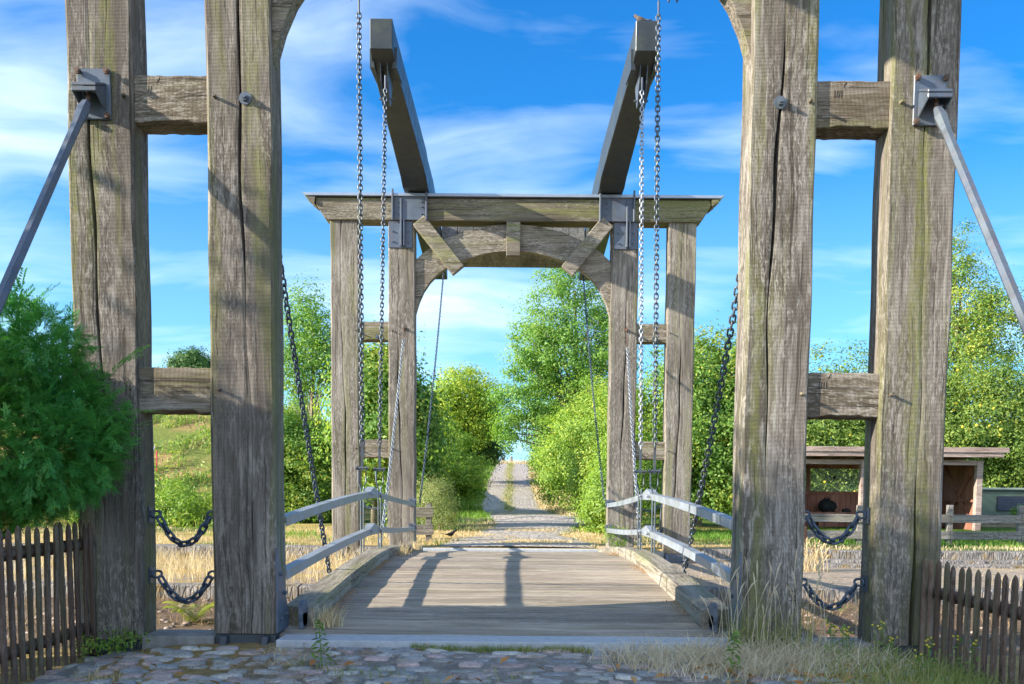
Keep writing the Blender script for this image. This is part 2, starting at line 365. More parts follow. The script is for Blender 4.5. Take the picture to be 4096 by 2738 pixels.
# lane beyond the bridge: setts with a grassy middle
LY_ = [17, 19.5, 22, 26.8, 31, 36, 40, 45, 58, 85, 100]; LL_ = [-1.35, -1.0, -.75, -.45, -.6, -.85, -1.15, -1.42, -1.5, -1.15, -1.1]; LR_ = [1.5, 1.25, 1.05, 1.75, 2.5, 2.3, 1.6, 1.2, 1.05, 1.25, 1.3]
def lane_l(Y): return np.interp(Y, LY_, LL_)
def lane_r(Y): return np.interp(Y, LY_, LR_)
def off_lane(X, Y, m=0.0): return (X < lane_l(Y) - m) | (X > lane_r(Y) + m)
L = []; CL = []
ly = np.concatenate([np.arange(17.12, 34, .3), np.arange(34, 90, .6)])
for y in ly:
    a_, b_ = float(lane_l(y)) - .12, float(lane_r(y)) + .12
    for k in np.linspace(-1, 1, 19):
        x = (a_ + b_) / 2 + (b_ - a_) / 2 * k
        x += (.07 * math.sin(y * 3.1 + k) + .10 * math.sin(y * 1.3 + 2 * k)) * abs(k) ** 3
        L.append((x, y, float(ground_h(x, y)) + .010 + .022 * (1 - k * k)))
        mid = max(0, 1 - abs(x + .2 - .12 * math.sin(y * .35)) / .45) * float(smooth(35, 45, y)) ; edge = max(0, (abs(k) - .78) / .22)
        gv = min(1, max(0, mid) + edge * .8)
        patch = max(0, float(vnoise(x, y, 1.3, 77)) - .22 + .42 * abs(k) + .55 * math.exp(-((x - .15) / .4) ** 2 - ((y - 20) / 1.6) ** 2)) * float(smooth(26, 21, y))
        CL.append((gv, patch, 0, 1))
n_ = 19; I = np.arange(len(L)).reshape(-1, n_)
me = npmesh('lane', L, np.stack([I[:-1, :-1], I[:-1, 1:], I[1:, 1:], I[1:, :-1]], -1).reshape(-1, 4))
ca = me.color_attributes.new('cover', 'FLOAT_COLOR', 'POINT'); ca.data.foreach_set('color', np.array(CL, np.float32).ravel())
m, t, b, o = material('setts')
p = t.new('ShaderNodeTexCoord').outputs['Object']; a = t.new('ShaderNodeSeparateColor', {0: t.new('ShaderNodeVertexColor', layer_name='cover').outputs[0]})
v = t.new('ShaderNodeTexVoronoi', {'Vector': t.map(p, (5.5, 7.5, 1)), 'Scale': 1.0, 'Randomness': .85}); ve = t.new('ShaderNodeTexVoronoi', {'Vector': t.map(p, (5.5, 7.5, 1)), 'Scale': 1.0, 'Randomness': .85}, feature='DISTANCE_TO_EDGE')
sv = t.new('ShaderNodeSeparateColor', {0: v.outputs['Color']}).outputs[0]
c = t.ramp(sv, [(.0, (.32, .28, .24)), (.5, (.42, .37, .32)), (1, (.51, .455, .40))])
c = t.mix(t.ramp(ve.outputs['Distance'], [(.02, .65), (.12, 0.0)]), c, (.25, .20, .14))
nn = t.noise(p, 3.1, 6, .75)
gm = t.math('MULTIPLY', a.outputs[0], t.ramp(nn, [(.38, .25), (.58, 1.3)]))
c = t.mix(t.math('MINIMUM', gm, 1.0), c, t.ramp(t.noise(p, 1.3, 4, .6), [(.4, (.20, .20, .05)), (.62, (.46, .36, .15))]))
c = t.mix(t.math('MULTIPLY', t.math('MULTIPLY', a.outputs[1], 1.3), t.ramp(nn, [(.45, 0.0), (.55, 1.0)]), clamp=True), c, (.58, .43, .18))
t.put(b.inputs['Base Color'], c); b.inputs['Roughness'].default_value = .9
t.put(b.inputs['Normal'], t.bump(t.math('ADD', t.ramp(ve.outputs['Distance'], [(0, 0), (.25, 1.0)]), t.math('MULTIPLY', nn, .4)), .8, .035))
tag(link('lane', me, m, smooth=True), kind='structure')

# near cobbled approach
def cobbles():
    V = []; Fq = []
    y = 6.80; row = 0
    while y > 2.6:
        d = random.uniform(.095, .15)
        x = -3.0 + random.uniform(0, .2)
        while x < 2.6:
            wd = random.uniform(.11, .24)
            cx, cy = x + wd / 2, y - d / 2 + random.uniform(-.018, .018) + .03 * math.sin(cx_ := x * 1.3 + row)
            x += wd + random.uniform(.014, .045)
            if random.random() < .09: continue
            sink = 0.0 if cx < -.5 else random.uniform(.0, .016)
            zb = float(ground_h(cx, cy)); n = 12; ang = random.uniform(-.12, .12); hh = random.uniform(.006, .020) - sink
            k0 = len(V); tx, ty = random.uniform(-.09, .09), random.uniform(-.06, .06); e = random.uniform(.42, .75)
            jit = [random.uniform(.80, 1.10) for _ in range(n)]
            for (s, z) in ((1.0, -.05), (.99, hh * .55), (.90, hh * .93), (.6, hh + .002)):
                for i in range(n):
                    a = 2 * PI * i / n; c_, s_ = math.cos(a), math.sin(a)
                    rx = math.copysign(abs(c_) ** e, c_) * wd / 2 * s * jit[i]; ry = math.copysign(abs(s_) ** e, s_) * d / 2 * s * jit[(i + 3) % n]
                    X, Y = rx * math.cos(ang) - ry * math.sin(ang), rx * math.sin(ang) + ry * math.cos(ang)
                    V.append((cx + X, cy + Y, zb + z + tx * X + ty * Y + random.uniform(-.0025, .0025) * (z > 0)))
            for r in range(3):
                for i in range(n):
                    A = k0 + r * n + i; B = k0 + r * n + (i + 1) % n; Fq.append((A, B, B + n, A + n))
            k1 = k0 + 3 * n; V.append((cx, cy, zb + hh + .003)); c0 = len(V) - 1
            for i in range(0, n, 2): Fq.append((k1 + i, k1 + (i + 1) % n, k1 + (i + 2) % n, c0))
        y -= d + random.uniform(.008, .03); row += 1
    me = npmesh('cobblestone_road', V, Fq)
    m, t, b, o = material('fieldstone'); g = t.new('ShaderNodeNewGeometry').outputs['Random Per Island']; p = t.new('ShaderNodeTexCoord').outputs['Object']
    c = t.ramp(g, [(.0, (0.278, 0.299, 0.309)), (.25, (0.464, 0.446, 0.407)), (.45, (0.360, 0.362, 0.324)), (.6, (0.580, 0.435, 0.386)), (.75, (0.406, 0.311, 0.278)), (.9, (0.557, 0.537, 0.474)), (1, (0.650, 0.610, 0.525))])
    n = t.noise(p, 16, 8, .75); n3 = t.noise(p, 90, 4, .7)
    c = t.mix(1.0, c, t.ramp(n, [(.3, .55), (.7, 1.3)]), 'MULTIPLY'); c = t.mix(1.0, c, t.ramp(n3, [(.3, .68), (.7, 1.3)]), 'MULTIPLY')
    c = t.mix(t.math('MULTIPLY', t.ramp(t.noise(p, 3.1, 5, .7), [(.54, 0.0), (.66, 1.0)]), .55), c, (.15, .15, .06))
    t.put(b.inputs['Base Color'], c); b.inputs['Roughness'].default_value = .8; t.put(b.inputs['Normal'], t.bump(t.math('ADD', n, t.math('MULTIPLY', n3, .5)), .9, .016))
    tag(link('cobblestone_road', me, m, smooth=True), kind='structure')
cobbles()

# ------------------------------------------------------------------ the bridge
NY, FY, XC = 7.0, 17.0, -.025
POSTX = [(-3.11, -2.655), (-2.145, -1.69), (1.63, 2.09), (2.60, 3.07)]
DEP = .30
def post_mesh(x0, x1, y0, z0, z1, seed, crack=True, front=-1):
    """timber post with uneven arrises and a long wandering drying crack cut into the face looking at -Y"""
    r = random.Random(seed); mb = MB(); n = 44; rings = []
    cx = x0 + (x1 - x0) * r.uniform(.42, .62); ph = [r.uniform(0, 6.3) for _ in range(6)]
    gaps = [r.uniform(0, 1) for _ in range(5)]
    y1 = y0 + DEP
    for i in range(n + 1):
        k = i / n; z = z0 + (z1 - z0) * k
        c = cx + .035 * math.sin(k * 3.1 + ph[0]) + .016 * math.sin(k * 9 + ph[1]) + .008 * math.sin(k * 31 + ph[2])
        wv = max(.0014, .0055 + .0075 * math.sin(k * 7.3 + ph[3]) + .0035 * math.sin(k * 19 + ph[4]) + .002 * math.sin(k * 53 + ph[1]))
        if not crack: wv = .0006
        dp = min(.09, wv * 8)
        ch = [.016 + .005 * math.sin(k * 11 + ph[5] + q * 2) + .004 * math.sin(k * 37 + q) for q in range(4)]
        ch = [max(.005, v) for v in ch]
        j = .0035 * math.sin(k * 23 + ph[2])
        P = [(x0 + j + ch[0], y0), (c - wv - .02, y0), (c - wv, y0 + .003), (c - wv * .2, y0 + dp), (c + wv * .3, y0 + dp), (c + wv, y0 + .003), (c + wv + .02, y0), (x1 + j - ch[1], y0),
             (x1 + j, y0 + ch[1]), (x1 + j, y1 - ch[2]), (x1 + j - ch[2], y1), (x0 + j + ch[3], y1), (x0 + j, y1 - ch[3]), (x0 + j, y0 + ch[0])]
        rings.append([(x, y, z) for x, y in P])
    m_ = len(rings[0]); vs = [v for rg in rings for v in rg]; fs = []
    for i in range(n):
        for q in range(m_): fs.append((i * m_ + q, i * m_ + (q + 1) % m_, (i + 1) * m_ + (q + 1) % m_, (i + 1) * m_ + q))
    fs.append(tuple(range(m_ - 1, -1, -1))); fs.append(tuple(n * m_ + q for q in range(m_)))
    return mb.add(vs, fs)

ARCH_LO = [(-1.68, 3.86), (-1.66, 4.06), (-1.6, 4.26), (-1.52, 4.44), (-1.41, 4.60), (-1.28, 4.73), (-1.12, 4.84)]
ARCH_LO2 = [(-1.12, 4.84), (-.86, 4.955), (-.58, 5.055), (-.3, 5.11), (0, 5.13)]
ARCH_UP = [(-1.68, 4.95), (-1.5, 5.11), (-1.18, 5.31)]
ARCH_UP2 = [(-1.18, 5.31), (-.85, 5.45), (-.37, 5.55), (0, 5.585)]

def bolt(mb, x, y, z, l=.055, r=.014, washer=True, sgn=-1):
    if washer: mb.cyl((x, y, z), (x, y + sgn * .008, z), .044, 16)
    mb.tube([(x, y, z), (x, y + sgn * l, z)], r, 8); mb.tube([(x, y + sgn * .010, z), (x, y + sgn * .034, z)], r * 1.75, 6)

def portal(Y, sgn, label, seed):
    """sgn +1: river side is +Y (near portal); -1: river side is -Y (far portal)"""
    far = sgn < 0
    P = thing('bridge_portal', label, 'bridge portal', (XC, Y, 0), 'timber portals of the drawbridge')
    for i, (a, b_) in enumerate(POSTX):
        ztop = 5.6; z0 = .02 if i in (1, 2) else -.03
        if far: z0 = .03 if i in (1, 2) else -.02
        pm = post_mesh(a + (.0 if not far else -.02 * (i == 0) + .02 * (i > 1)), b_ + (.02 * (i > 1) if far else 0), Y, z0, ztop, seed + i)
        po = pm.build('post', W_POST3 if (i == 2 and not far) else (W_POST2 if far else W_POST), P)
        s = MB()                                                   # cast shoe under the post
        if i == 2 and not far:
            for q in range(3): MB().bar((1.99, Y - .0005, .29 + q * .034), (2.045, Y - .0005, .292 + q * .034), .004, .003, up=(0, 1, 0)).build('tally_mark', M_MARK, po)
        for zx in (a + .06, b_ - .10): s.hexa([(zx, Y - .14, -.17), (zx + .05, Y - .14, -.17), (zx + .05, Y + .02, -.17), (zx, Y + .02, -.17), (zx, Y - .05, z0 - .01), (zx + .05, Y - .05, z0 - .01), (zx + .05, Y + .02, z0 - .01), (zx, Y + .02, z0 - .01)])
        s.box(a + .01, b_ - .01, Y + .012, Y + DEP - .012, -.24, z0 - .002)
        s.build('post_shoe', S_BLUE if far else S_DARK, po, .006)
    r = random.Random(seed)
    for xa, xb in ((-2.655, -2.145), (2.09, 2.60)):
        for (z0, z1) in ((3.60, 3.92), (1.60, 1.915)):
            if far: xa_, xb_ = (xa + .004, xb + .004)
            else: xa_, xb_ = xa, xb
            y0 = Y + .035; n = 14; vs = []; fs = []
            for i in range(n + 1):
                k = i / n; x = xa_ - .03 + (xb_ - xa_ + .06) * k; notch = .014 if .28 < k < .78 else 0
                e = [r.uniform(-.004, .004) for _ in range(4)]
                vs += [(x, y0, z0 + notch + .006 + e[0]), (x, y0 + .006, z0 + notch + e[0]), (x, y0 + .23, z0 + e[1]), (x, y0 + .24, z0 + .01), (x, y0 + .24, z1 - .01), (x, y0 + .23, z1 + e[2]), (x, y0 + .008, z1 + e[3]), (x, y0, z1 - .008 + e[3])]
            for i in range(n):
                for q in range(8): fs.append((i * 8 + q, (i + 1) * 8 + q, (i + 1) * 8 + (q + 1) % 8, i * 8 + (q + 1) % 8))
            fs += [tuple(range(8)), tuple(n * 8 + q for q in range(7, -1, -1))]
            cp = MB().add(vs, fs).build('crosspiece', W_X, P)
            if not far and (xa > 0 or z0 > 3):                  # carpenter's tally marks cut in the face
                mx, mz = ((2.215, z1 - .115) if xa > 0 else (-2.555, z1 - .12))
                if z0 < 3: mx -= .045
                for q in range(4 if xa > 0 else 2): MB().bar((mx + q * .017, y0 - .0005, mz), (mx + q * .017 + .003, y0 - .0005, mz + .05), .004, .003, up=(0, 1, 0)).build('tally_mark', M_MARK, cp)
                MB().bar((mx + .062, y0 - .0005, mz + .07), (mx + .082, y0 - .0005, mz + .105), .004, .003, up=(0, 1, 0)).build('tally_mark', M_MARK, cp)
            for xx in (xa - .055, xb + .065):                   # draw-bore pegs through the post
                pm = MB(); zz_ = (z0 + z1) / 2; pm.tube([(xx, Y + .02, zz_), (xx + .004, Y - .045, zz_ + .004)], [.013, .011], 8); pm.build('peg', W_X, P)
    # outer bolts
    for x in (-1.87, 1.83):
        if not far:
            bm_ = MB(); bolt(bm_, x, Y, 3.755); bm_.build('bolt', S_BLUE, P)
    for x in (-2.34, 2.40):
        if far:
            bm_ = MB(); bolt(bm_, x, Y + .035, 3.66, .05, .02, False); bm_.build('bolt', S_BLUE, P)
    # lintel with cut ends, zinc cap
    poly = [(-3.12, 5.60), (3.12, 5.60), (3.2, 5.64), (3.34, 5.86), (3.34, 5.97), (-3.34, 5.97), (-3.34, 5.86), (-3.2, 5.64)]
    MB().prism_y([(x + XC, z) for x, z in poly], Y - .04, Y + DEP + .06).build('lintel', W_BEAM, P, .012)
    cap = MB(); cap.prism_y([(x + XC, z) for x, z in ((-3.5, 5.985), (3.5, 5.985), (3.56, 6.035), (-3.56, 6.035))], Y - .10, Y + DEP + .12)
    c = cap.build('roof_cap', S_ZINC, P, .004)
    for e in (-1, 1): MB().prism_y([(e * x + XC, z) for x, z in ((3.46, 5.94), (3.36, 5.86), (3.342, 5.972), (3.46, 5.985))], Y - .08, Y + DEP + .1).build('end_board', W_BEAM, P)
    ya, yb = Y + .055, Y + .21
    for s in (-1, 1):
        f = lambda L_: [(-s * x + XC, z) for x, z in L_]
        pl_ = f(ARCH_LO) + f(ARCH_UP)[::-1]
        mbk = MB().prism_y(pl_, ya, yb); mbk.build('corner_brace', W_ARCH, P, .006)
        pl_ = f(ARCH_LO2) + f(ARCH_UP2)[::-1]
        MB().prism_y(pl_, ya + .004, yb - .004).build('arch_timber', W_ARCH, P, .006)
        st_ = MB(); y_ = Y + (.0 if far else .24)
        st_.bar((-s * -1.60 + XC, Y - .02, 5.598), (-s * -.92 + XC, Y - .02, 4.77), .135, .25, up=(s * .77, 0, .63)); st_.build('diagonal_brace', W_ARCH, P, .012)
    MB().box(XC - .115, XC + .125, Y - .03, Y + .24, 5.03, 5.597).build('keystone', W_ARCH, P, .01)
    # bearings for the balance beams
    for s in (-1, 1):
        px_ = s * 1.91 + XC; g = MB(); yf = Y - .055
        g.box(px_ - .2, px_ + .2, yf + .035, Y - .004, 5.15, 5.596)
        g.box(px_ - .0, px_ + .03, yf - .04, yf + .034, 5.17, 5.95); g.box(px_ + .05, px_ + .075, yf - .03, yf + .034, 5.17, 5.6)
        q0, q1 = (px_ - .14, px_ + .46) if s < 0 else (px_ - .46, px_ + .14)
        g.box(q0, q1, yf - .012, Y - .045, 5.6, 6.0)
        for xx in (q0, q1 - .03): g.box(xx + .001, xx + .031, yf - .07, yf - .013, 5.585, 6.1)
        bo = g.build('bearing_plate', S_BLUE, P, .004)
        rv = [(px_ + dx, yf + .034, yf + .012, dz) for dx in (-.13, .13) for dz in (5.25, 5.42)] + [(xx, yf - .013, yf - .032, dz) for xx in (q0 + .12, q1 - .1) for dz in (5.70, 5.82, 5.90)]
        for xx, ya_, yb_, dz in rv: MB().cyl((xx, ya_, dz), (xx, yb_, dz), .016, 6).build('rivet', S_BLUE, bo)
    # sloping backstays on the land side
    land = -sgn
    yface = Y if land < 0 else Y + DEP
    for s in (-1, 1):
        xs_ = s * 2.885 + XC; zb = 3.77
        k = MB(); k.box(xs_ - .115, xs_ + .115, *(sorted((yface + land * .003, yface + land * .022))), zb - .17, zb + .17)
        y2 = yface + land * .023; y3 = yface + land * .19
        k.hexa([(xs_ - .085, y2, zb + .055), (xs_ + .085, y2, zb + .055), (xs_ + .085, y2, zb + .075), (xs_ - .085, y2, zb + .075), (xs_ - .085, y3, zb - .01), (xs_ + .085, y3, zb - .01), (xs_ + .085, y3, zb + .012), (xs_ - .085, y3, zb + .012)])
        k.hexa([(xs_ - .085, y3, zb - .045), (xs_ + .085, y3, zb - .045), (xs_ + .085, y3, zb - .012), (xs_ - .085, y3, zb - .012), (xs_ - .085, y3 - land * .018, zb - .045), (xs_ + .085, y3 - land * .018, zb - .045), (xs_ + .085, y3 - land * .018, zb - .012), (xs_ - .085, y3 - land * .018, zb - .012)])
        for e in (-.085, .072):
            k.prism_x([(y2, zb + .053), (y2, zb - .12), (y3, zb - .045), (y3, zb - .012)], xs_ + e + .001, xs_ + e + .012)
        br = k.build('stay_bracket', S_BLUE, P, .006)
        for dx in (-.097, .097):
            for dz in (-.15, .145):
                hb = MB(); bolt(hb, xs_ + dx, yface + land * .022, zb + dz, .04, .012, False, land); hb.build('bolt', S_RUST, br)
        hb = MB(); hb.cyl((xs_, yface + land * .10, zb + .0), (xs_, yface + land * .14, zb - .12), .018, 8); hb.build('hanger_pin', S_RUST, br)
        tp = Vector((xs_, yface + land * .15, zb - .11)); bt = Vector((xs_ + s * .16, yface + land * 2.85, -.12))
        q = MB(); q.tube([tp, tp + (bt - tp) * .02, tp + (bt - tp) * .05, tp + (bt - tp) * .5, bt], [.03, .046, .034, .034, .034], 6)
        q.build('backstay', S_BLUE, P)
    return P
portal(NY, 1, 'big timber portal in front whose posts run out of the top of the picture', 100)
portal(FY, -1, 'timber portal at the far end with zinc capped lintel and curved braces', 200)

def beams(Y, sgn, label, dx):
    """two tapered arms rocking on the portal, tied by a counterweight behind; sgn +1: tip towards +Y"""
    B = thing('balance_frame', label, 'balance beam', (XC, Y, 6.1), 'rocking balance frames')
    for s in (-1, 1):
        x = lambda d: s * (1.63 + (dx * min(max(d, 0), 4.5) / 4.5)) + XC
        up_ = .12 if sgn > 0 else 0
        pts = [(-4.6, 5.62 + up_, .40, .40), (-.6, 6.05 + up_, .42, .46), (.45, 6.06, .42, .46), (.75, 6.14, .42, .44), (4.25, 6.42 + up_ * 3.6, .30, .40), (4.55, 6.51 + up_ * 3.6, .28, .37)]
        vs = []; fs = []
        for d, zb, wv, hv in pts:
            y = Y + .15 + sgn * d
            vs += [(x(d) - wv / 2, y, zb), (x(d) + wv / 2, y, zb), (x(d) + wv / 2, y, zb + hv), (x(d) - wv / 2, y, zb + hv)]
        for i in range(len(pts) - 1):
            for q in range(4): fs.append((i * 4 + q, i * 4 + (q + 1) % 4, (i + 1) * 4 + (q + 1) % 4, (i + 1) * 4 + q))
        fs += [(3, 2, 1, 0), tuple(len(vs) - 4 + q for q in range(4))]
        arm = MB().add(vs, fs).build('arm', S_BEAM, B, .008)
        # cheeks and fork holding the chain
        yt = Y + .15 + sgn * 4.05; fk = MB(); uz = .42 if sgn > 0 else 0
        for e in (-1, 1):
            xx = x(4.1) + e * .045
            poly = [(q_, z_ + uz) for q_, z_ in ((yt + .28, 6.50), (yt - .28, 6.46), (yt - .20, 6.25), (yt - .04, 6.02), (yt + .04, 6.02), (yt + .20, 6.3))]
            fk.prism_x(poly, xx - .007, xx + .007)
        fk.cyl((x(4.1) - .09, yt, 6.10 + uz), (x(4.1) + .09, yt, 6.10 + uz), .014, 8)
        fk.build('chain_fork', S_BLUE, arm)
        sd = MB()
        for e in (-1, 1):
            xx = x(4.1) + e * .14
            sd.hexa([(xx - .03, yt - .3, 6.37 + uz), (xx + .03, yt - .3, 6.37 + uz), (xx + .03, yt + .3, 6.42 + uz), (xx - .03, yt + .3, 6.42 + uz), (x(4.1) + e * .16 - .012, yt - .3, 6.62 + uz), (x(4.1) + e * .16 + .012, yt - .3, 6.62 + uz), (x(4.1) + e * .16 + .012, yt + .3, 6.66 + uz), (x(4.1) + e * .16 - .012, yt + .3, 6.66 + uz)])
        sd.build('cheek_plate', S_BEAM, arm)
    ya, yb = sorted((Y + .15 - sgn * 2.55, Y + .15 - sgn * 4.3))
    cw = MB(); n = 9; W0 = 1.41
    for i in range(n):
        xa = XC - W0 + 2 * W0 * i / n; cw.box(xa + .006, xa + 2 * W0 / n - .006, ya, yb, 5.86, 6.5)
    for i in range(5):
        y0 = ya + (yb - ya) * i / 5; cw.box(XC - W0, XC + W0, y0 + .012, y0 + (yb - ya) / 5 - .012, 5.82, 5.856)
    cw.build('counterweight', W_CW, B, .004)
    return B
beams(NY, 1, 'balance frame of the near portal, only its two chain forks showing at the top edge', .13)
beams(FY, -1, 'pair of dark balance beams sloping up and forward from the far lintel', .02)

# deck -------------------------------------------------------------
def deck_z(y): return .21 * max(0, 1 - abs((y - 12.0) / 4.75) ** 1.55) + .004
XI, XO = 1.48, 1.735
def leaf(y0, y1, label, near):
    Lf = thing('bridge_leaf', label, 'bridge deck', (XC, y0, 0), 'hinged deck halves')
    pk = MB(); y = y0; k = 0
    while y < y1 - .05:
        wv = random.choice((.42, .48, .52, .58)); ye = min(y + wv, y1); g = random.choice((.004, .007, .018)); dz = random.uniform(-.004, .004)
        nseg = 8; vs = []
        for i in range(nseg + 1):
            x = XC - 1.72 + 3.44 * i / nseg; e = random.uniform(-.003, .003)
            za, zb = deck_z(y) + dz + e, deck_z(ye) + dz - e
            vs += [(x, y + g, za - .07), (x, y + g, za - .006), (x, y + g + .008, za), (x, (y + ye) / 2, (za + zb) / 2 - .003), (x, ye - .008, zb), (x, ye, zb - .006), (x, ye, zb - .07)]
        fs = [tuple(range(7)), tuple(nseg * 7 + q for q in range(6, -1, -1))]
        for i in range(nseg):
            for q in range(7): fs.append((i * 7 + q, (i + 1) * 7 + q, (i + 1) * 7 + (q + 1) % 7, i * 7 + (q + 1) % 7))
        pk.add(vs, fs); y = ye; k += 1
    pk.build('planking', W_DECK, Lf)
    for s in (-1, 1):
        cuts = [y0 + .35, y0 + 2.05, y1] if near else [y0, y0 + 2.3, y1 - .3]
        for a, b_ in zip(cuts[:-1], cuts[1:]):
            # inner face, thickness thins towards the far end
            H = lambda yy: deck_z(yy) + .145 - .006 * (yy - 7.4)
            n = 8; vs = []; fs = []
            for i in range(n + 1):
                yy = a + .006 + (b_ - a - .012) * i / n; j = random.uniform(-.004, .004)
                xi, xo = s * XI + XC, s * XO + XC
                vs += [(xi, yy, deck_z(yy) - .02), (xi + j, yy, H(yy) - .02), (xi + s * .02, yy, H(yy) + j), (xo - s * .02, yy, H(yy)), (xo, yy, H(yy) - .02), (xo, yy, deck_z(yy) - .14)]
            for i in range(n):
                for q in range(6): fs.append((i * 6 + q, (i + 1) * 6 + q, (i + 1) * 6 + (q + 1) % 6, i * 6 + (q + 1) % 6))
            fs += [tuple(range(6)), tuple(n * 6 + q for q in range(5, -1, -1))]
            MB().add(vs, fs).build('kerb_timber', W_CURB, Lf)
    g = MB()
    for xx in (-1.66, -.6, .6, 1.66): g.box(xx + XC - .05, xx + XC + .05, y0 + .05, y1 - .05, -.12, -.075)
    g.build('girder', S_DARK, Lf)
    if near:
        for s in (-1, 1):                                        # hinge plates at the foot of the inner posts
            h = MB(); xa = s * 1.665 + XC
            poly = [(NY - .02, .03), (NY + .30, .03), (NY + .34, .12), (NY + .02, .62), (NY - .02, .64)]
            xx0, xx1 = sorted((xa, xa - s * .014)); h.prism_x([(y_, z_) for y_, z_ in poly], xx0, xx1)
            xx0, xx1 = sorted((xa - s * .10, xa - s * .13)); h.tube([(xx0, NY + .36, .13), (xx1, NY + .36, .13)], .10, 20); h.box(xx0, xx1, NY + .28, NY + .44, .02, .13)
            for (yy, zz_) in ((NY + .06, .12), (NY + .06, .45), (NY + .18, .30), (NY + .22, .14)): h.cyl((xa - s * .014, yy, zz_), (xa - s * .034, yy, zz_), .016, 6)
            h.build('hinge_plate', S_BLUE, Lf)
    return Lf
leaf(7.12, 11.985, 'near half of the cambered plank deck crossed by two dark rail shadows', True)
leaf(12.015, 16.85, 'far half of the plank deck falling away to the lane', False)

# handrails --------------------------------------------------------
def handrail(s, label):
    H = thing('handrail', label, 'handrail', (s * 1.7 + XC, 7.5, .3), 'grey angle iron handrails along the deck')
    X = s * 1.705 + XC
    for zl, zm, zf in ((.855, 1.055, .845), (.455, .61, .415)):
        for (pa, pb, nm) in (((NY + DEP + .02, zl), (11.72, zm - .02), 1), ((12.28, zm - .02), (FY - .03, zf), 0)):
            r = MB(); n = 10; vs = []; fs = []
            for i in range(n + 1):
                k = i / n; y = pa[0] + (pb[0] - pa[0]) * k; z = pa[1] + (pb[1] - pa[1]) * k + (.018 * math.sin(PI * k) * (1 if nm else -1))
                vs += [(X - s * .045, y, z), (X + s * .04, y, z), (X + s * .04, y, z - .008), (X - s * .037, y, z - .008), (X - s * .037, y, z - .072), (X - s * .045, y, z - .072)]
            for i in range(n):
                for q in range(6): fs.append((i * 6 + q, (i + 1) * 6 + q, (i + 1) * 6 + (q + 1) % 6, i * 6 + (q + 1) % 6))
            fs += [tuple(range(6)), tuple(n * 6 + q for q in range(5, -1, -1))]
            ra = r.add(vs, fs).build('rail', S_RAIL, H)
            if nm == 0:
                pb_ = MB(); pb_.box(X - .07, X + .07, FY - .022, FY - .003, zf - .07, zf + .06)
                for dx in (-.04, .04): pb_.cyl((X + dx, FY - .022, zf + .03), (X + dx, FY - .06, zf + .03), .014, 6)
                pb_.build('end_plate', S_BLUE, ra)
        j = MB()                                                  # roof-shaped joint over mid-span
        vs = [(X - s * .05, 11.70, zm - .10), (X - s * .05, 12.30, zm - .10), (X - s * .05, 12.30, zm - .01), (X - s * .05, 12.0, zm + .035), (X - s * .05, 11.70, zm - .01)]
        j.add(vs + [(x + s * .10, y, z) for x, y, z in vs], [(0, 1, 2, 3, 4), (9, 8, 7, 6, 5), (0, 5, 6, 1), (1, 6, 7, 2), (2, 7, 8, 3), (3, 8, 9, 4), (4, 9, 5, 0)])
        for yy in (11.66, 12.34): j.cyl((X - s * .09, yy, zm - .05), (X + s * .05, yy, zm - .05), .02, 8)
        j.build('joint_plate', S_RAIL, H, .004)
handrail(-1, 'grey angle iron handrail on the left, its joint in front of the left far posts')
handrail(1, 'bright sunlit angle iron handrail on the right side of the deck')

# chains -----------------------------------------------------------
def link_arrays(c, tdir, side, p, wdt, d, n=12, m=6):
    """one oval link, centre c, length axis tdir, width axis side"""
    r = (wdt - d) / 2; hl = max(.001, (p + d) / 2 - r); nn = tdir.cross(side)
    V = []
    for i in range(n):
        a = 2 * PI * i / n; cx, sx = math.cos(a), math.sin(a)
        cen = c + side * (r * sx) + tdir * (r * cx + (hl if cx >= 0 else -hl)); out = (side * sx + tdir * cx)
        for k in range(m):
            b_ = 2 * PI * k / m; V.append(cen + (out * math.cos(b_) + nn * math.sin(b_)) * (d / 2))
    F_ = [(i * m + k, i * m + (k + 1) % m, ((i + 1) % n) * m + (k + 1) % m, ((i + 1) % n) * m + k) for i in range(n) for k in range(m)]
    return V, F_
def chain(mb, pts, p, wdt, d, first=(1, 0, 0), twist=0.0, n=12, m=6):
    pts = [Vector(q) for q in pts]; seg = [0]
    for a, b_ in zip(pts[:-1], pts[1:]): seg.append(seg[-1] + (b_ - a).length)
    T = seg[-1]; cnt = max(1, int(round(T / p))); p = T / cnt
    for i in range(cnt):
        s = (i + .5) * p; k = 0
        while k < len(seg) - 2 and seg[k + 1] < s: k += 1
        td = (pts[k + 1] - pts[k]).normalized(); c = pts[k] + td * (s - seg[k])
        f = Vector(first); f = (f - td * f.dot(td)).normalized(); g = td.cross(f)
        a = (PI / 2) * (i % 2) + twist + random.uniform(-.14, .14)
        V, F_ = link_arrays(c, td, f * math.cos(a) + g * math.sin(a), p, wdt, d, n, m); mb.add(V, F_)
    return mb
def sag(p0, p1, s, n=14):
    p0, p1 = Vector(p0), Vector(p1)
    return [p0 + (p1 - p0) * (i / n) - Vector((0, 0, 4 * s * (i / n) * (1 - i / n))) for i in range(n + 1)]

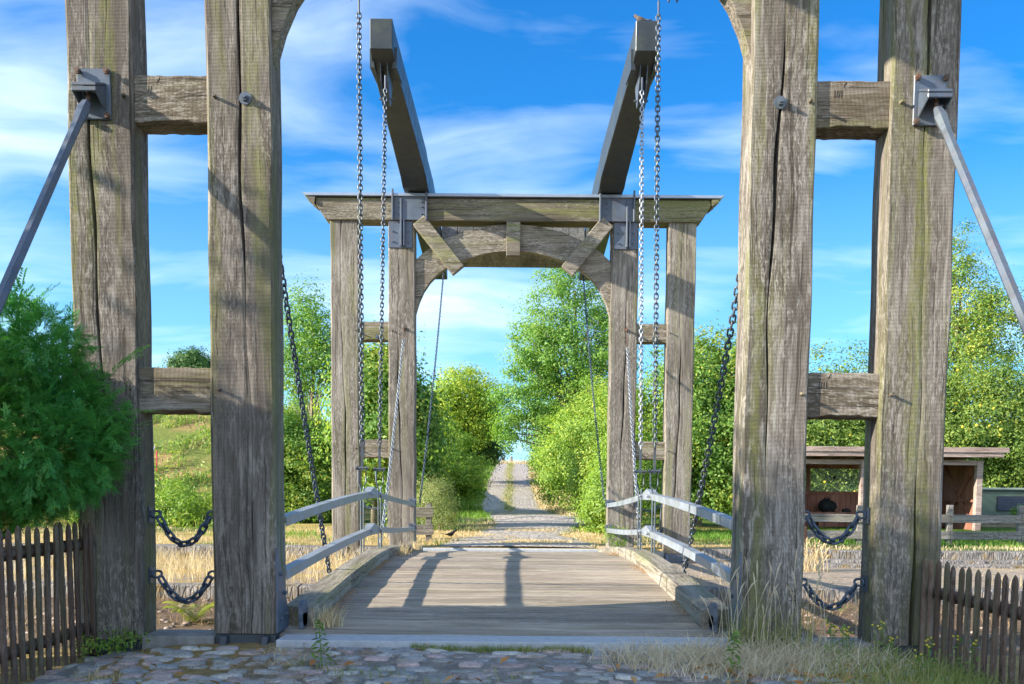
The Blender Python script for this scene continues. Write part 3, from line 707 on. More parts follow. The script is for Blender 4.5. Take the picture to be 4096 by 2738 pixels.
def lifting(x0, x1, y, ztop, zfork, zbot, label, mat, p, wd, d):
    T = thing('lifting_chain', label, 'chain', (x1, y, zbot), 'chains lifting the deck halves')
    mb = MB(); chain(mb, [(x0, y, ztop), (x1, y, zfork + .27)], p, wd, d, first=(1, .25, 0), twist=.3); mb.build('links', mat, T, smooth=True)
    r = MB(); r.bar((x1, y, zfork + .29), (x1, y, zfork - .03), .028, .02, up=(0, 1, 0)); r.build('link_bar', S_CHAIN, T)
    f = MB(); w_ = .045
    f.cyl((x1 - .075, y, zfork), (x1 + .075, y, zfork), .016, 8)
    for e in (-1, 1):
        f.tube([(x1 + e * w_, y, zfork + .02), (x1 + e * w_, y, zfork - .16), (x1 + e * .017, y, zfork - .24), (x1 + e * .015, y, zbot)], .011, 6)
        f.cyl((x1 + e * .075, y, zfork), (x1 + e * .06, y, zfork), .026, 6)
    f.build('pull_rod', S_CHAIN, T)
    t_ = MB(); t_.tube([(x0, y, ztop + .16), (x0, y, ztop - .01)], .012, 8); t_.build('shackle', S_BLUE, T)
YN, YF = 11.6, 12.42
lifting(-1.795, -1.775, YN, 6.47, 1.31, .20, 'heavy dark chain hanging on the left, farther from the lane of the left pair', S_CHAIN, .056, .066, .0185)
lifting(1.62, 1.67, YN, 6.47, 1.30, .20, 'heavy chain hanging on the right, outermost of the right pair', S_CHAIN, .056, .066, .0185)
lifting(-1.60, -1.68, YF, 5.96, 1.315, .21, 'thinner mossy topped chain on the left hanging from the left balance beam tip', S_CHAIN, .050, .058, .0165)
lifting(1.55, 1.61, YF, 5.96, 1.31, .21, 'pale mossy topped chain on the right hanging from the right balance beam tip', S_CHAINL, .050, .058, .0165)

def side_chain(name, pts, label, group, mat, p, wd, d, hook=None):
    T = thing(name, label, 'chain', pts[-1], group)
    mb = MB(); chain(mb, pts, p, wd, d, first=(1, .3, 0), twist=.5, n=10, m=5); mb.build('links', mat, T, smooth=True)
    if hook:
        h = MB(); q = Vector(hook); h.tube([q + Vector((0, .06, 0)), q + Vector((0, -.07, 0)), q + Vector((.0, -.10, -.03)), q + Vector((0, -.08, -.07))], .014, 8); h.cyl(q + Vector((0, -.003, 0)), q + Vector((0, -.02, 0)), .032, 6)
        h.tube([q + Vector((.0, -.09, -.03)), Vector(pts[0])], .011, 6)
        h.build('wall_hook', S_RUST, T)
G = 'slanting closing chains beside the deck'
side_chain('closing_chain', sag((-1.83, 7.36, 3.45), (-1.80, 9.75, .10), .06), 'dark closing chain slanting down just right of the near left inner post', G, S_CHAINN, .056, .06, .017)
side_chain('closing_chain', sag((1.78, 7.36, 3.45), (1.70, 9.85, .10), .17), 'bright heavy closing chain slanting down left of the near right inner post', G, S_CHAIN, .058, .062, .018)
side_chain('closing_chain', sag((-1.875, 16.88, 3.62), (-1.77, 12.95, .12), .14), 'zinc bright closing chain hooked on the left inner post of the far portal', G, S_CHAINL, .06, .052, .015, (-1.87, FY, 3.80))
side_chain('closing_chain', sag((1.93, 16.88, 3.50), (1.72, 12.95, .12), .14), 'zinc bright closing chain on a rusty hook on the far portal right inner post', G, S_CHAINL, .06, .052, .015, (1.92, FY, 3.80))
G = 'thin operating chains behind the far portal'
side_chain('operating_chain', sag((-1.47, 20.9, 5.7), (-1.66, 17.55, .80), .22), 'thin chain dropping from the left of the counterweight behind the far portal', G, S_CHAINN, .05, .046, .014)
side_chain('operating_chain', sag((1.43, 20.9, 5.7), (1.64, 17.55, .90), .22), 'thin dark chain in front of the tall ash crown behind the far portal', G, S_CHAINN, .05, .046, .014)

def barrier(xa, xb, y, z, s, label, group, mat=S_CHAINN, p=.064, wd=.064, d=.0215, plates=(1, 1)):
    T = thing('barrier_chain', label, 'chain', ((xa + xb) / 2, y, z), group)
    sg = 1 if xb > xa else -1
    mb = MB(); chain(mb, sag((xa + sg * .075, y, z - .02), (xb - sg * .075, y, z - .02), s, 18), p, wd, d, first=(0, 1, 0), twist=.7, n=12, m=6); mb.build('links', mat, T, smooth=True)
    for x, e, on in ((xa, sg, plates[0]), (xb, -sg, plates[1])):
        if not on: continue
        e_ = MB(); x0, x1 = sorted((x + e * .002, x + e * .014)); e_.box(x0, x1, y - .04, y + .04, z - .06, z + .06)
        c = Vector((x + e * .05, y, z + .005)); V, F_ = link_arrays(c, Vector((e, 0, 0)), Vector((0, .45, .89)).normalized(), .05, .072, .019, 14, 8); e_.add(V, F_); e_.build('eye_plate', mat, T)
G = 'short sagging chains closing the gaps between the posts'
YB = 7.17
barrier(-2.655, -2.145, YB, .865, .19, 'dark barrier chain between the left posts, upper one above the dry grass', G)
barrier(-2.655, -2.145, YB, .425, .17, 'dark barrier chain between the left posts, lower one near the fern', G)
barrier(2.60, 2.09, YB, .90, .17, 'dark barrier chain between the right posts, upper one in front of the hut', G)
barrier(2.60, 2.09, YB, .405, .16, 'dark barrier chain between the right posts, lower one in front of stone ledge', G)
G = 'pale chains in the far portal side gaps'
for s, nm in ((-1, 'left'), (1, 'right')):
    for z, nn in ((.80, 'upper'), (.37, 'lower')):
        barrier(s * 2.65 + XC, s * 2.145 + XC, FY + .16, z, .06, 'small %s chain across the %s side gap of the far portal' % (nn, nm), G, S_CHAINL if s < 0 else S_CHAINN, .06, .048, .015)

# thresholds, sill, kerb, walls -------------------------------------
tag(MB().box(-1.655, 1.60, 6.82, 7.115, -.14, .004).build('sill', M_SILL, None, .006), 'pale sill strip across the road where deck meets cobbles', 'sill')
G = 'concrete thresholds between portal posts'
tag(MB().box(-2.66, -2.14, 6.985, 7.33, -.2, .0).build('threshold_beam', M_CONC, None, .008), 'concrete threshold between the left posts, clear of grass', 'threshold', G)
tag(MB().box(2.075, 2.61, 6.97, 7.33, -.3, -.02).build('threshold_beam', M_CONC, None, .008), 'concrete threshold between the right posts behind dry grass', 'threshold', G)
G = 'concrete thresholds of the far portal'
for s, nm in ((-1, 'left'), (1, 'right')):
    tag(MB().box(s * 2.4 - .255 + XC, s * 2.4 + .26 + XC, FY - .02, FY + .28, -.17, .015).build('threshold_beam', M_CONC, None, .008), 'pale timber coloured threshold in the %s side gap of the far portal' % nm, 'threshold', G)
tag(MB().box(-1.72, 1.72, 16.86, 17.14, -.16, .045).build('sill', M_SILL, None, .006), 'pale sill strip at the far end of the deck before the lane', 'sill')
tag(MB().bar((-2.72, 6.88, -.15), (-2.88, 4.6, -.19), .20, .12).build('kerbstone', M_CONC, None, .015), 'long grey kerbstone beside the left picket fence', 'kerbstone')

def stone_wall(name, x0, x1, y, z0, z1, label, blocks, seed, back=.28):
    T = thing(name, label, 'stone wall', ((x0 + x1) / 2, y, z0), 'low stone walls along the old lock')
    r = random.Random(seed); mb = MB(); x = x0
    while x < x1 - .05:
        wv = min(r.uniform(*blocks), x1 - x); e = r.uniform(-.02, .02); n = max(2, int(wv / .18)); vs = []; fs = []
        for i in range(n + 1):
            xx = x + .008 + (wv - .016) * i / n; j = [r.uniform(-.014, .014) for _ in range(4)]
            vs += [(xx, y + e + j[0], z0), (xx, y + e + j[1], (z0 + z1) / 2), (xx, y + e + .012 + j[2], z1 - .02 + j[3] * .5), (xx, y + e + .045, z1 + j[3] * .6), (xx, y + back, z1 + j[3] * .4), (xx, y + back, z0)]
        for i in range(n):
            for q in range(6): fs.append((i * 6 + q, (i + 1) * 6 + q, (i + 1) * 6 + (q + 1) % 6, i * 6 + (q + 1) % 6))
        fs += [tuple(range(6)), tuple(n * 6 + q for q in range(5, -1, -1))]
        mb.add(vs, fs); x += wv
    mb.build('blocks', M_WALL, T)
    return T
stone_wall('retaining_wall', -26, -1.95, 16.98, -.24, .065, 'low rear stone wall edging the yellow lawn on the left', (.8, 1.6), 1)
stone_wall('retaining_wall', 3.3, 10.05, 16.98, -.24, .06, 'low rear stone wall below the wooden hut', (.9, 1.7), 2)
stone_wall('retaining_wall', 10.35, 26, 16.98, -.24, .06, 'low rear stone wall right of the narrow gap, at the picture edge', (.9, 1.7), 3)
stone_wall('retaining_wall', -26, -1.9, 12.38, -.46, -.165, 'front stone wall left of the bridge, with fern and rubble before it', (.7, 1.4), 4)
stone_wall('retaining_wall', 1.9, 26, 12.38, -.48, -.155, 'front stone wall right of the bridge with moss tops and rubble before it', (.7, 1.4), 5)
stone_wall('retaining_wall', -26, 26, 7.36, -.55, -.17, 'stone wall under the near edge of the bridge', (.7, 1.4), 6, .1)
G = 'worn stone steps in the right lock wall'
for i, (y, z) in enumerate(((16.66, -.10), (16.34, -.15))):
    T = stone_wall('stone_step', 3.4 + .2 * i, 14, y, z - .2, z + .02, ('upper' if i == 0 else 'lower') + ' worn stone step below the wall in front of the hut', (.8, 2.0), 20 + i, .32); T['group'] = G; T['category'] = 'step'

# ------------------------------------------------------------------ fences
def picket_fence(x0, y0, y1, n, ztop, zbot, rails, label, side):
    """round pickets on two knobbed rails; runs along Y"""
    T = thing('picket_fence', label, 'picket fence', (x0, (y0 + y1) / 2, zbot), 'brown picket fences beside the near portal')
    for i in range(n):
        k = i / (n - 1); y = y0 + (y1 - y0) * k; r = random.uniform(.0175, .020); z1 = ztop + random.uniform(-.014, .014); zb = zbot + random.uniform(-.02, .02)
        mb = MB(); tx, ty = random.uniform(-.012, .012), random.uniform(-.008, .008); x = x0 + random.uniform(-.004, .004)
        mb.tube([(x, y, zb), (x + tx * .5, y + ty * .5, (zb + z1) / 2), (x + tx, y + ty, z1 - .05), (x + tx, y + ty, z1 - .02), (x + tx, y + ty, z1)], [r, r * 1.02, r, r * .75, r * .15], 10)
        mb.build('picket', W_PICKET, T, smooth=False)
    for z in rails:
        mb = MB(); xr = x0 + side * .045; pts = []; rs = []
        N = n * 6
        for j in range(N + 1):
            y = y0 + .05 + (y1 - y0 - .1) * j / N; ph = (j / N * (n - 1)) % 1.0
            pts.append((xr, y, z)); rs.append(.030 + .016 * max(0, math.cos((ph) * 2 * PI)) ** 2)
        mb.tube(pts, rs, 10); mb.build('rail', W_PICKET, T, smooth=True)
    return T
picket_fence(-2.99, 6.95, 3.6, 31, .82, -.13, (.66, .06), 'brown picket fence under the yew at the left edge', -1)
picket_fence(2.94, 7.08, 3.6, 31, .60, -.38, (.37, -.2), 'brown picket fence behind the weeds in the right corner', 1)

def plank_fence(posts, y, zs, h, label, xa, xb, thick=.03, post_w=.11, base=None):
    T = thing('plank_fence', label, 'fence', ((xa + xb) / 2, y, 0), 'weathered plank fences')
    for px_ in posts:
        z0 = float(ground_h(px_, y)) - .1
        MB().box(px_ - post_w / 2, px_ + post_w / 2, y - .05, y + .05, z0, (base or .82) + random.uniform(-.01, .02)).build('fence_post', W_FENCE, T, .008)
    for z in zs:
        seg = [xa] + [p for p in posts if xa + .3 < p < xb - .3] + [xb]
        for a, b_ in zip(seg[:-1], seg[1:]):
            e = random.uniform(-.015, .015); MB().bar((a + .004, y - .052 - thick / 2, z + e), (b_ - .004, y - .052 - thick / 2, z - e), thick, h).build('plank', W_FENCE, T, .006)
    return T
plank_fence((6.9, 8.69, 10.1, 11.6, 13.1), 19.5, (.56, .23), .16, 'weathered two plank fence in front of the hut on the right', 5.3, 14.5)
plank_fence((-1.99, -1.62), 19.0, (.62, .28), .20, 'short stub of plank fence right beside the left far inner post', -2.1, -1.52, base=.78)
gp = thing('garden_post', 'small square post with pointed cap seen through the far portal left gap', 'post', (-2.46, 19.8, 0), 'capped posts behind the far portal')
MB().box(-2.52, -2.40, 19.74, 19.86, -.05, .86).build('shaft', W_FENCE, gp, .01)
MB().add([(-2.545, 19.715, .87), (-2.375, 19.715, .87), (-2.375, 19.885, .87), (-2.545, 19.885, .87), (-2.46, 19.8, 1.0)], [(3, 2, 1, 0), (0, 1, 4), (1, 2, 4), (2, 3, 4), (3, 0, 4)]).build('cap', W_FENCE, gp)
gp2 = thing('garden_post', 'small capped post seen through the far portal right gap', 'post', (2.43, 19.6, 0), 'capped posts behind the far portal')
MB().box(2.37, 2.49, 19.54, 19.66, -.05, .82).build('shaft', W_FENCE, gp2, .01)
MB().box(2.35, 2.51, 19.52, 19.68, .822, .87).build('cap', W_FENCE, gp2, .01)
G = 'stub posts on the lane crest'
for x, h, lb in ((-.80, .62, 'thicker wooden stub post on the crest of the lane, left one'), (-.12, .66, 'thinner wooden stub post on the crest of the lane, right one')):
    z = float(ground_h(x, 85.5)); tag(MB().tube([(x, 85.5, z - .2), (x, 85.5, z + h + .05), (x, 85.5, z + h + .09)], [.11 if x < 0 else .07, .10 if x < 0 else .065, .05], 8).build('stub_post', W_FENCE), lb, 'post', G)
st = tag(MB().lathe([(.17, -.1), (.16, .18), (.15, .33), (.10, .35)], (5.62, 19.2, .05), 12).build('tree_stump', W_HUT, None), 'reddish wood stump on the grass beside the near right inner post', 'stump')

# ------------------------------------------------------------------ hut
def hut():
    X0, X1, Y0, Y1 = 6.95, 12.33, 25.9, 28.2; ZG = .07
    H = thing('shelter_hut', 'open fronted brown wooden shelter with flat roof behind the right posts', 'shelter', ((X0 + X1) / 2, Y0, ZG))
    rf = MB(); rf.add([(X0 - .45, Y0 - .45, 2.16), (X1 + .45, Y0 - .45, 2.16), (X1 + .45, Y1 + .3, 1.98), (X0 - .45, Y1 + .3, 1.98), (X0 - .45, Y0 - .45, 2.24), (X1 + .45, Y0 - .45, 2.24), (X1 + .45, Y1 + .3, 2.06), (X0 - .45, Y1 + .3, 2.06)], [(0, 3, 2, 1), (4, 5, 6, 7), (0, 1, 5, 4), (1, 2, 6, 5), (2, 3, 7, 6), (3, 0, 4, 7)])
    r = rf.build('roof', W_HUTX, H)
    MB().box(X0 - .47, X1 + .47, Y0 - .49, Y0 - .455, 2.115, 2.245).build('upper_fascia', W_HUTX, r, .006)
    MB().box(X0 - .42, X1 + .36, Y0 - .452, Y0 - .42, 1.995, 2.113).build('lower_fascia', W_HUTX, r, .006)
    for x in (X0 + .07, 9.22, X1 - .07):
        MB().box(x - .08, x + .08, Y0 - .08, Y0 + .08, -.05, 1.93).build('hut_post', W_HUTX, H, .008)
    MB().box(X0, X1, Y0 - .06, Y0 + .06, 1.80, 1.93).build('front_beam', W_HUTX, H, .006)
    # back wall: boards below, frame with glass above
    wl = MB(); x = X0
    while x < X1 - .05:
        wl.box(x + .004, min(x + .145, X1) - .004, Y1, Y1 + .03, .05, 1.0); x += .145
    bw = wl.build('back_wall', W_HUT, H)
    fr = MB(); fr.box(X0, X1, Y1 - .05, Y1 + .04, 1.0, 1.09); fr.box(X0, X1, Y1 - .05, Y1 + .04, 1.74, 1.90)
    for x in (X0 + .05, 8.47, 9.98, 10.9, X1 - .05): fr.box(x - .05, x + .05, Y1 - .04, Y1 + .03, 1.092, 1.738)
    fr.build('window_frame', W_HUT, bw, .004)
    m, t, b, o = material('window_glass'); b.inputs['Base Color'].default_value = (.75, .85, .75, 1); b.inputs['Roughness'].default_value = .03; b.inputs['Alpha'].default_value = .07
    MB().box(X0 + .1, X1 - .1, Y1 - .004, Y1 + .004, 1.085, 1.745).build('window_glass', m, bw)
    bird = MB().prism_y([(9.03, 1.55), (9.13, 1.51), (9.19, 1.52), (9.25, 1.57), (9.24, 1.515), (9.27, 1.48), (9.25, 1.425), (9.21, 1.44), (9.17, 1.48), (9.09, 1.505)], Y1 - .012, Y1 - .006)
    bird.build('window_sticker', plain('sticker_black', (.012, .012, .012), .6), bw)
    for x, nm in ((X0, 'side_wall'), (X1, 'side_wall')):
        sw = MB(); y = Y0 + .12
        while y < Y1 - .02: sw.box(x - .02, x + .02, y + .004, min(y + .145, Y1) - .004, .05, 1.9); y += .145
        s_ = sw.build(nm, W_HUT, H)
        sgn = 1 if x == X0 else -1
        bb = MB(); xx = x + sgn * .055; bb.bar((xx, Y0 + .2, .15), (xx, Y1 - .2, 1.8), .06, .10); bb.bar((xx + sgn * .03, Y1 - .25, .15), (xx + sgn * .03, Y0 + .25, 1.75), .06, .10); bb.box(min(xx, xx + sgn * .05), max(xx, xx + sgn * .05), Y0 + .1, Y1 - .1, .83, .90); bb.build('cross_brace', W_HUT, s_)
    bn = MB(); bn.box(X0 + .3, X1 - .5, Y1 - .62, Y1 - .2, .46, .51)
    for x in (X0 + .6, 8.7, 10.2, X1 - .9): bn.box(x - .05, x + .05, Y1 - .55, Y1 - .25, .05, .459)
    bn.build('bench', W_HUT, H)
    rr = MB()
    for k in range(9): xx = X0 + .3 + k * .6; rr.bar((xx, Y0 - .3, 2.10), (xx, Y1, 1.94), .07, .09)
    rr.build('rafter', W_HUT, H)
hut()
def blob(mb, c, r, n=9, m=7, amp=.2, seed=0):
    rr = random.Random(seed); V = []; k0 = len(mb.v)
    for i in range(m + 1):
        th = PI * i / m
        for j in range(n):
            a = 2 * PI * j / n; q = 1 + amp * rr.uniform(-1, 1)
            V.append((c[0] + r[0] * math.sin(th) * math.cos(a) * q, c[1] + r[1] * math.sin(th) * math.sin(a) * q, c[2] + r[2] * math.cos(th) * q))
    mb.add(V, [(i * n + j, i * n + (j + 1) % n, (i + 1) * n + (j + 1) % n, (i + 1) * n + j) for i in range(m) for j in range(n)])
    return mb
M_BLACK = plain('black_cloth', (.012, .014, .014), .75, .4, 20, .5)
bg_ = thing('bag', 'black bag with folded top lying on the hut bench', 'bag', (8.92, 27.75, .51))
b1 = MB(); blob(b1, (8.86, 27.75, .69), (.19, .15, .18), seed=3); blob(b1, (9.02, 27.75, .66), (.14, .13, .15), seed=4); b1.build('bag_body', M_BLACK, bg_, smooth=True)
b2 = MB(); b2.tube([(8.78, 27.72, .82), (8.80, 27.72, .90), (8.9, 27.72, .92), (8.96, 27.72, .84)], .016, 6); b2.build('bag_handle', M_BLACK, bg_)
bx = thing('shoe', 'dark shoe standing beside the bag on the hut bench', 'shoe', (9.4, 27.7, .51))
b3 = MB(); b3.add([(9.300, 27.62, .512), (9.560, 27.62, .512), (9.560, 27.74, .512), (9.300, 27.74, .512), (9.310, 27.63, .6), (9.450, 27.63, .62), (9.450, 27.73, .62), (9.310, 27.73, .6), (9.540, 27.64, .55), (9.540, 27.72, .55)], [(0, 3, 2, 1), (0, 1, 8, 5, 4), (3, 7, 6, 9, 2), (4, 5, 6, 7), (0, 4, 7, 3), (5, 8, 9, 6), (1, 2, 9, 8)]); b3.build('upper', M_BLACK, bx, .01)

# low cabin and planter at the right edge
cb = thing('garden_cabin', 'low grey green cabin with dark shuttered window at the right edge', 'cabin', (17.5, 31, .05))
M_CAB = plain('cabin_paint', (.10, .135, .095), .6, .15, 3, .1)
cw_ = MB(); cw_.box(14.62, 20.5, 31.0, 34.0, -.1, 1.16); cwo = cw_.build('cabin_wall', M_CAB, cb, .03)
MB().box(14.5, 20.6, 30.9, 34.1, 1.162, 1.25).build('cabin_roof', plain('cabin_roof', (.20, .24, .20), .5, .1, 3, .1), cb, .03)
wn = MB(); wn.box(15.28, 16.12, 30.955, 30.998, .52, .98); wno = wn.build('window', plain('dark_shutter', (.02, .025, .04), .4), cwo)
ws = MB()
for k in range(8): ws.box(15.30, 16.10, 30.94, 30.953, .54 + k * .053, .57 + k * .053)
ws.build('slats', plain('shutter_slat', (.05, .06, .09), .4), wno)
pt = thing('planter_box', 'long wooden planter with greenery in front of the cabin', 'planter', (16.0, 29.3, .05))
pb = MB()
for k in range(3): pb.box(13.6 + .003 * k, 18.4, 29.0 + .002 * k, 29.5, .0 + k * .14, .135 + k * .14)
pb.build('boards', wood('planter_wood', 'X', mid=(.22, .17, .10), light=(.36, .29, .17), algae=.2), pt, .006)

# hillside stakes with tape
M_RED = plain('red_plastic', (.55, .03, .06), .5, .1); M_TAPE = plain('tape_white', (.75, .72, .70), .6, .1)
G = 'red stakes on the weedy bank'
S1, S2 = (-10.86, 30.0, 1.55), (-10.42, 28.0, .75)
s1 = tag(MB().tube([(S1[0], S1[1], S1[2] - .2), (S1[0] + .02, S1[1], S1[2] + .62)], .02, 6).build('stake', M_RED), 'red stake on the weedy bank, upper one beside the left outer post', 'stake', G)
s2 = tag(MB().tube([(S2[0], S2[1], S2[2] - .2), (S2[0], S2[1], S2[2] + .40)], .025, 6).build('stake', M_RED), 'red stake on the weedy bank, lower end of the white tape', 'stake', G)
tag(MB().bar((S1[0], S1[1] - .1, S1[2] + .75), (S2[0], S2[1] - .1, S2[2] + .42), .012, .06).build('barrier_tape', M_TAPE), 'white tape slanting down the weedy bank between red stakes', 'tape')

# ------------------------------------------------------------------ birds
def make_bird(name, label, cat, loc, L, heading, body_m, beak_m, tail_up=.1, fat=1.0):
    B = thing(name, label, cat, loc)
    c, s = math.cos(heading), math.sin(heading)
    def W(u, v, z): return (loc[0] + L * (u * c - v * s), loc[1] + L * (u * s + v * c), loc[2] + L * z)
    mb = MB(); prof = [(-.50, .02, .30), (-.42, .05, .30), (-.25, .13, .31), (-.05, .19, .33), (.12, .19, .40), (.22, .15, .50), (.28, .12, .58), (.34, .125, .65), (.41, .10, .67), (.47, .045, .66)]
    vs = []; n = 10
    for u, r, z in prof:
        for k in range(n): a = 2 * PI * k / n; vs.append(W(u, r * .85 * fat * math.cos(a), z + r * fat * math.sin(a)))
    fs = [(i * n + k, i * n + (k + 1) % n, (i + 1) * n + (k + 1) % n, (i + 1) * n + k) for i in range(len(prof) - 1) for k in range(n)] + [tuple(range(n)), tuple((len(prof) - 1) * n + k for k in range(n))]
    mb.add(vs, fs)
    mb.hexa([W(-.42, -.05, .27), W(-.95, -.07, .27 + tail_up), W(-.95, .07, .27 + tail_up), W(-.42, .05, .27), W(-.42, -.05, .33), W(-.95, -.06, .30 + tail_up), W(-.95, .06, .30 + tail_up), W(-.42, .05, .33)])
    mb.build('body', body_m, B, smooth=True)
    for e in (-1, 1):
        w_ = MB(); w_.add([W(.15, e * .175, .42), W(-.15, e * .2, .40), W(-.55, e * .08, .33), W(-.2, e * .17, .25), W(.1, e * .18, .30)], [(0, 1, 2, 3, 4)]); w_.build('wing', body_m, B)
        l = MB(); l.tube([W(.0, e * .07, .18), W(.02, e * .07, .0)], .018 * L, 5); l.tube([W(-.05, e * .07, .005), W(.12, e * .07, .005)], .014 * L, 5); l.build('leg', beak_m, B)
    k = MB(); k.tube([W(.46, 0, .66), W(.62, 0, .64)], [.035 * L, .004 * L], 6); k.build('beak', beak_m, B)
make_bird('blackbird', 'small black bird standing on the dry lawn left of the lane', 'bird', (-1.24, 20.0, .075), .24, .2, M_BLACK, plain('beak_orange', (.5, .25, .03), .5))
make_bird('sparrow', 'tiny brown sparrow sitting on top of the right balance beam tip', 'bird', (1.545, 12.72, 6.885), .16, 2.9, plain('sparrow_brown', (.12, .095, .075), .8, .5, 60), plain('beak_dark', (.03, .03, .03), .5), -.05, 1.35)

# ------------------------------------------------------------------ foliage
def rand_unit(n):
    v = rng.normal(size=(n, 3)); return v / np.linalg.norm(v, axis=1, keepdims=True)
def leaves(P, N, size, aspect=.5, droop=.25):
    """rhombic leaves: P base positions, N normals; folded along the midrib"""
    n = len(P); a = np.cross(N, rand_unit(n)); a /= np.linalg.norm(a, axis=1, keepdims=True) + 1e-9
    a[:, 2] -= droop; a /= np.linalg.norm(a, axis=1, keepdims=True) + 1e-9
    b_ = np.cross(N, a); b_ /= np.linalg.norm(b_, axis=1, keepdims=True) + 1e-9
    s = size * rng.uniform(.65, 1.3, (n, 1)); up = N * s * .12
    V = np.stack([P - a * s * .5, P + b_ * s * aspect * .5 + up, P + a * s * .5, P - b_ * s * aspect * .5 + up], 1).reshape(-1, 3)
    F_ = np.arange(4 * n).reshape(n, 4); return V, F_
def crown_pts(blobs, nclump, per, cr, shell=.5):
    """clumped points in ellipsoids; returns leaf points, outward directions, clump centres"""
    Ps, Ds, Cs = [], [], []
    vol = np.array([b_[3] * b_[4] * b_[5] for b_ in blobs]) ** .7; vol /= vol.sum()
    for b_, f in zip(blobs, vol):
        k = max(3, int(nclump * f)); u = rand_unit(k); r = (shell + (1 - shell) * rng.random((k, 1)) ** .7) * (1 + .17 * rng.normal(size=(k, 1)).clip(-1.5, 1.6))
        C_ = np.array(b_[:3]) + u * r * np.array(b_[3:6]); Cs.append(C_)
        s = cr * rng.uniform(.55, 1.45, (k, 1, 1)); g = rng.normal(size=(k, per, 3)) * s * np.array([1, 1, .62]); g = np.clip(g, -2.2 * s, 2.2 * s)
        P = C_[:, None, :] + g; D = u[:, None, :] * .75 + g / (s + 1e-6) * .5
        Ps.append(P.reshape(-1, 3)); Ds.append(np.broadcast_to(D, P.shape).reshape(-1, 3))
    return np.concatenate(Ps), np.concatenate(Ds), np.concatenate(Cs)
M_BARK = wood('bark', 'Z', dark=(.05, .04, .03), mid=(.15, .12, .09), light=(.27, .23, .18), algae=.5)
M_BARKP = wood('bark_pale', 'Z', dark=(.14, .11, .07), mid=(.30, .24, .16), light=(.42, .35, .24), algae=.3)
def plant(name, label, cat, base, blobs, nclump, per, cr, size, mat, trunk=.12, limbs=10, group=None, up=.45, bark=None, shell=.5, aspect=.5, fruit=None, trunk_to=None, droop=.25):
    base = (base[0], base[1], float(ground_h(base[0], base[1])) if len(base) < 3 else base[2])
    T = thing(name, label, cat, base, group)
    P, D, C_ = crown_pts(blobs, int(nclump * 1.1), int(per * 1.9), cr * .92, shell); size = size * .70
    keep = P[:, 2] > ground_h(P[:, 0], P[:, 1]) + .02
    P, D = P[keep], D[keep]
    N = D + rand_unit(len(P)) * .75 + np.array([0, 0, up]); N /= np.linalg.norm(N, axis=1, keepdims=True)
    V, F_ = leaves(P, N, size, aspect, droop); me = npmesh('crown', V, F_); link('crown', me, mat, T)
    if trunk:
        mb = MB(); top = trunk_to or tuple(np.array(blobs[0][:3]) + np.array([0, 0, blobs[0][5] * .45])); b0 = Vector(base) - Vector((0, 0, .15)); tp = Vector(top)
        n = 7; pts = [b0 + (tp - b0) * (i / n) + Vector((random.uniform(-1, 1), random.uniform(-1, 1), 0)) * trunk * .55 * (0 < i) for i in range(n + 1)]
        mb.tube(pts, [trunk * (1 - .82 * i / n) * (1.35 if i == 0 else 1) for i in range(n + 1)], 8)
        for c in C_[rng.permutation(len(C_))[:limbs]]:
            c = Vector(c); k = min(max((c.z - b0.z) / max(.1, tp.z - b0.z) * .62, .12), .93); i = k * n; i0 = int(i); s0 = pts[i0] + (pts[min(i0 + 1, n)] - pts[i0]) * (i - i0)
            md = s0 + (c - s0) * .5 + Vector((random.uniform(-.1, .1), random.uniform(-.1, .1), random.uniform(0, .18) * (c - s0).length)); rr = trunk * (.42 - .26 * k)
            mb.tube([s0, s0 + (md - s0) * .5, md, c], [rr, rr * .8, rr * .55, rr * .18], 6, cap=False)
        mb.build('trunk', bark or M_BARK, T, smooth=True)
    if fruit:
        fm, cnt, fr = fruit; fb = MB(); sel = P[rng.permutation(len(P))[:cnt]]
        for q in sel: fb.lathe([(.003, -fr), (fr * .75, -fr * .6), (fr, 0), (fr * .75, fr * .6), (.003, fr)], q, 6)
        f_ = fb.build('fruit', fm, T, smooth=True); f_['kind'] = 'stuff'
    return T
G1 = leafmat('leaf_ash', [(0.069, 0.168, 0.029), (0.138, 0.293, 0.051), (0.226, 0.382, 0.066), (0.334, 0.427, 0.074)])
G2 = leafmat('leaf_lime', [(0.115, 0.217, 0.025), (0.231, 0.363, 0.042), (0.442, 0.525, 0.060), (0.626, 0.597, 0.068)])
G3 = leafmat('leaf_dark', [(0.033, 0.089, 0.018), (0.066, 0.149, 0.030), (0.109, 0.206, 0.042)], .25)
G4 = leafmat('leaf_hazel', [(0.098, 0.209, 0.032), (0.187, 0.323, 0.050), (0.303, 0.427, 0.066), (0.602, 0.597, 0.092)])
G5 = leafmat('leaf_shrub', [(0.072, 0.175, 0.031), (0.153, 0.297, 0.054), (0.261, 0.391, 0.070), (0.568, 0.494, 0.089)])
G6 = leafmat('leaf_apple', [(0.087, 0.165, 0.031), (0.157, 0.255, 0.048), (0.245, 0.345, 0.064), (0.421, 0.445, 0.083)])
G7 = leafmat('leaf_robinia', [(0.069, 0.165, 0.031), (0.157, 0.296, 0.055), (0.385, 0.445, 0.083), (0.659, 0.618, 0.115)])
G8 = leafmat('leaf_weed', [(.12, .20, .06), (.20, .27, .09), (.32, .35, .15), (.42, .40, .20)])
M_APPLE = plain('apple_yellow', (.62, .50, .05), .4, .2)

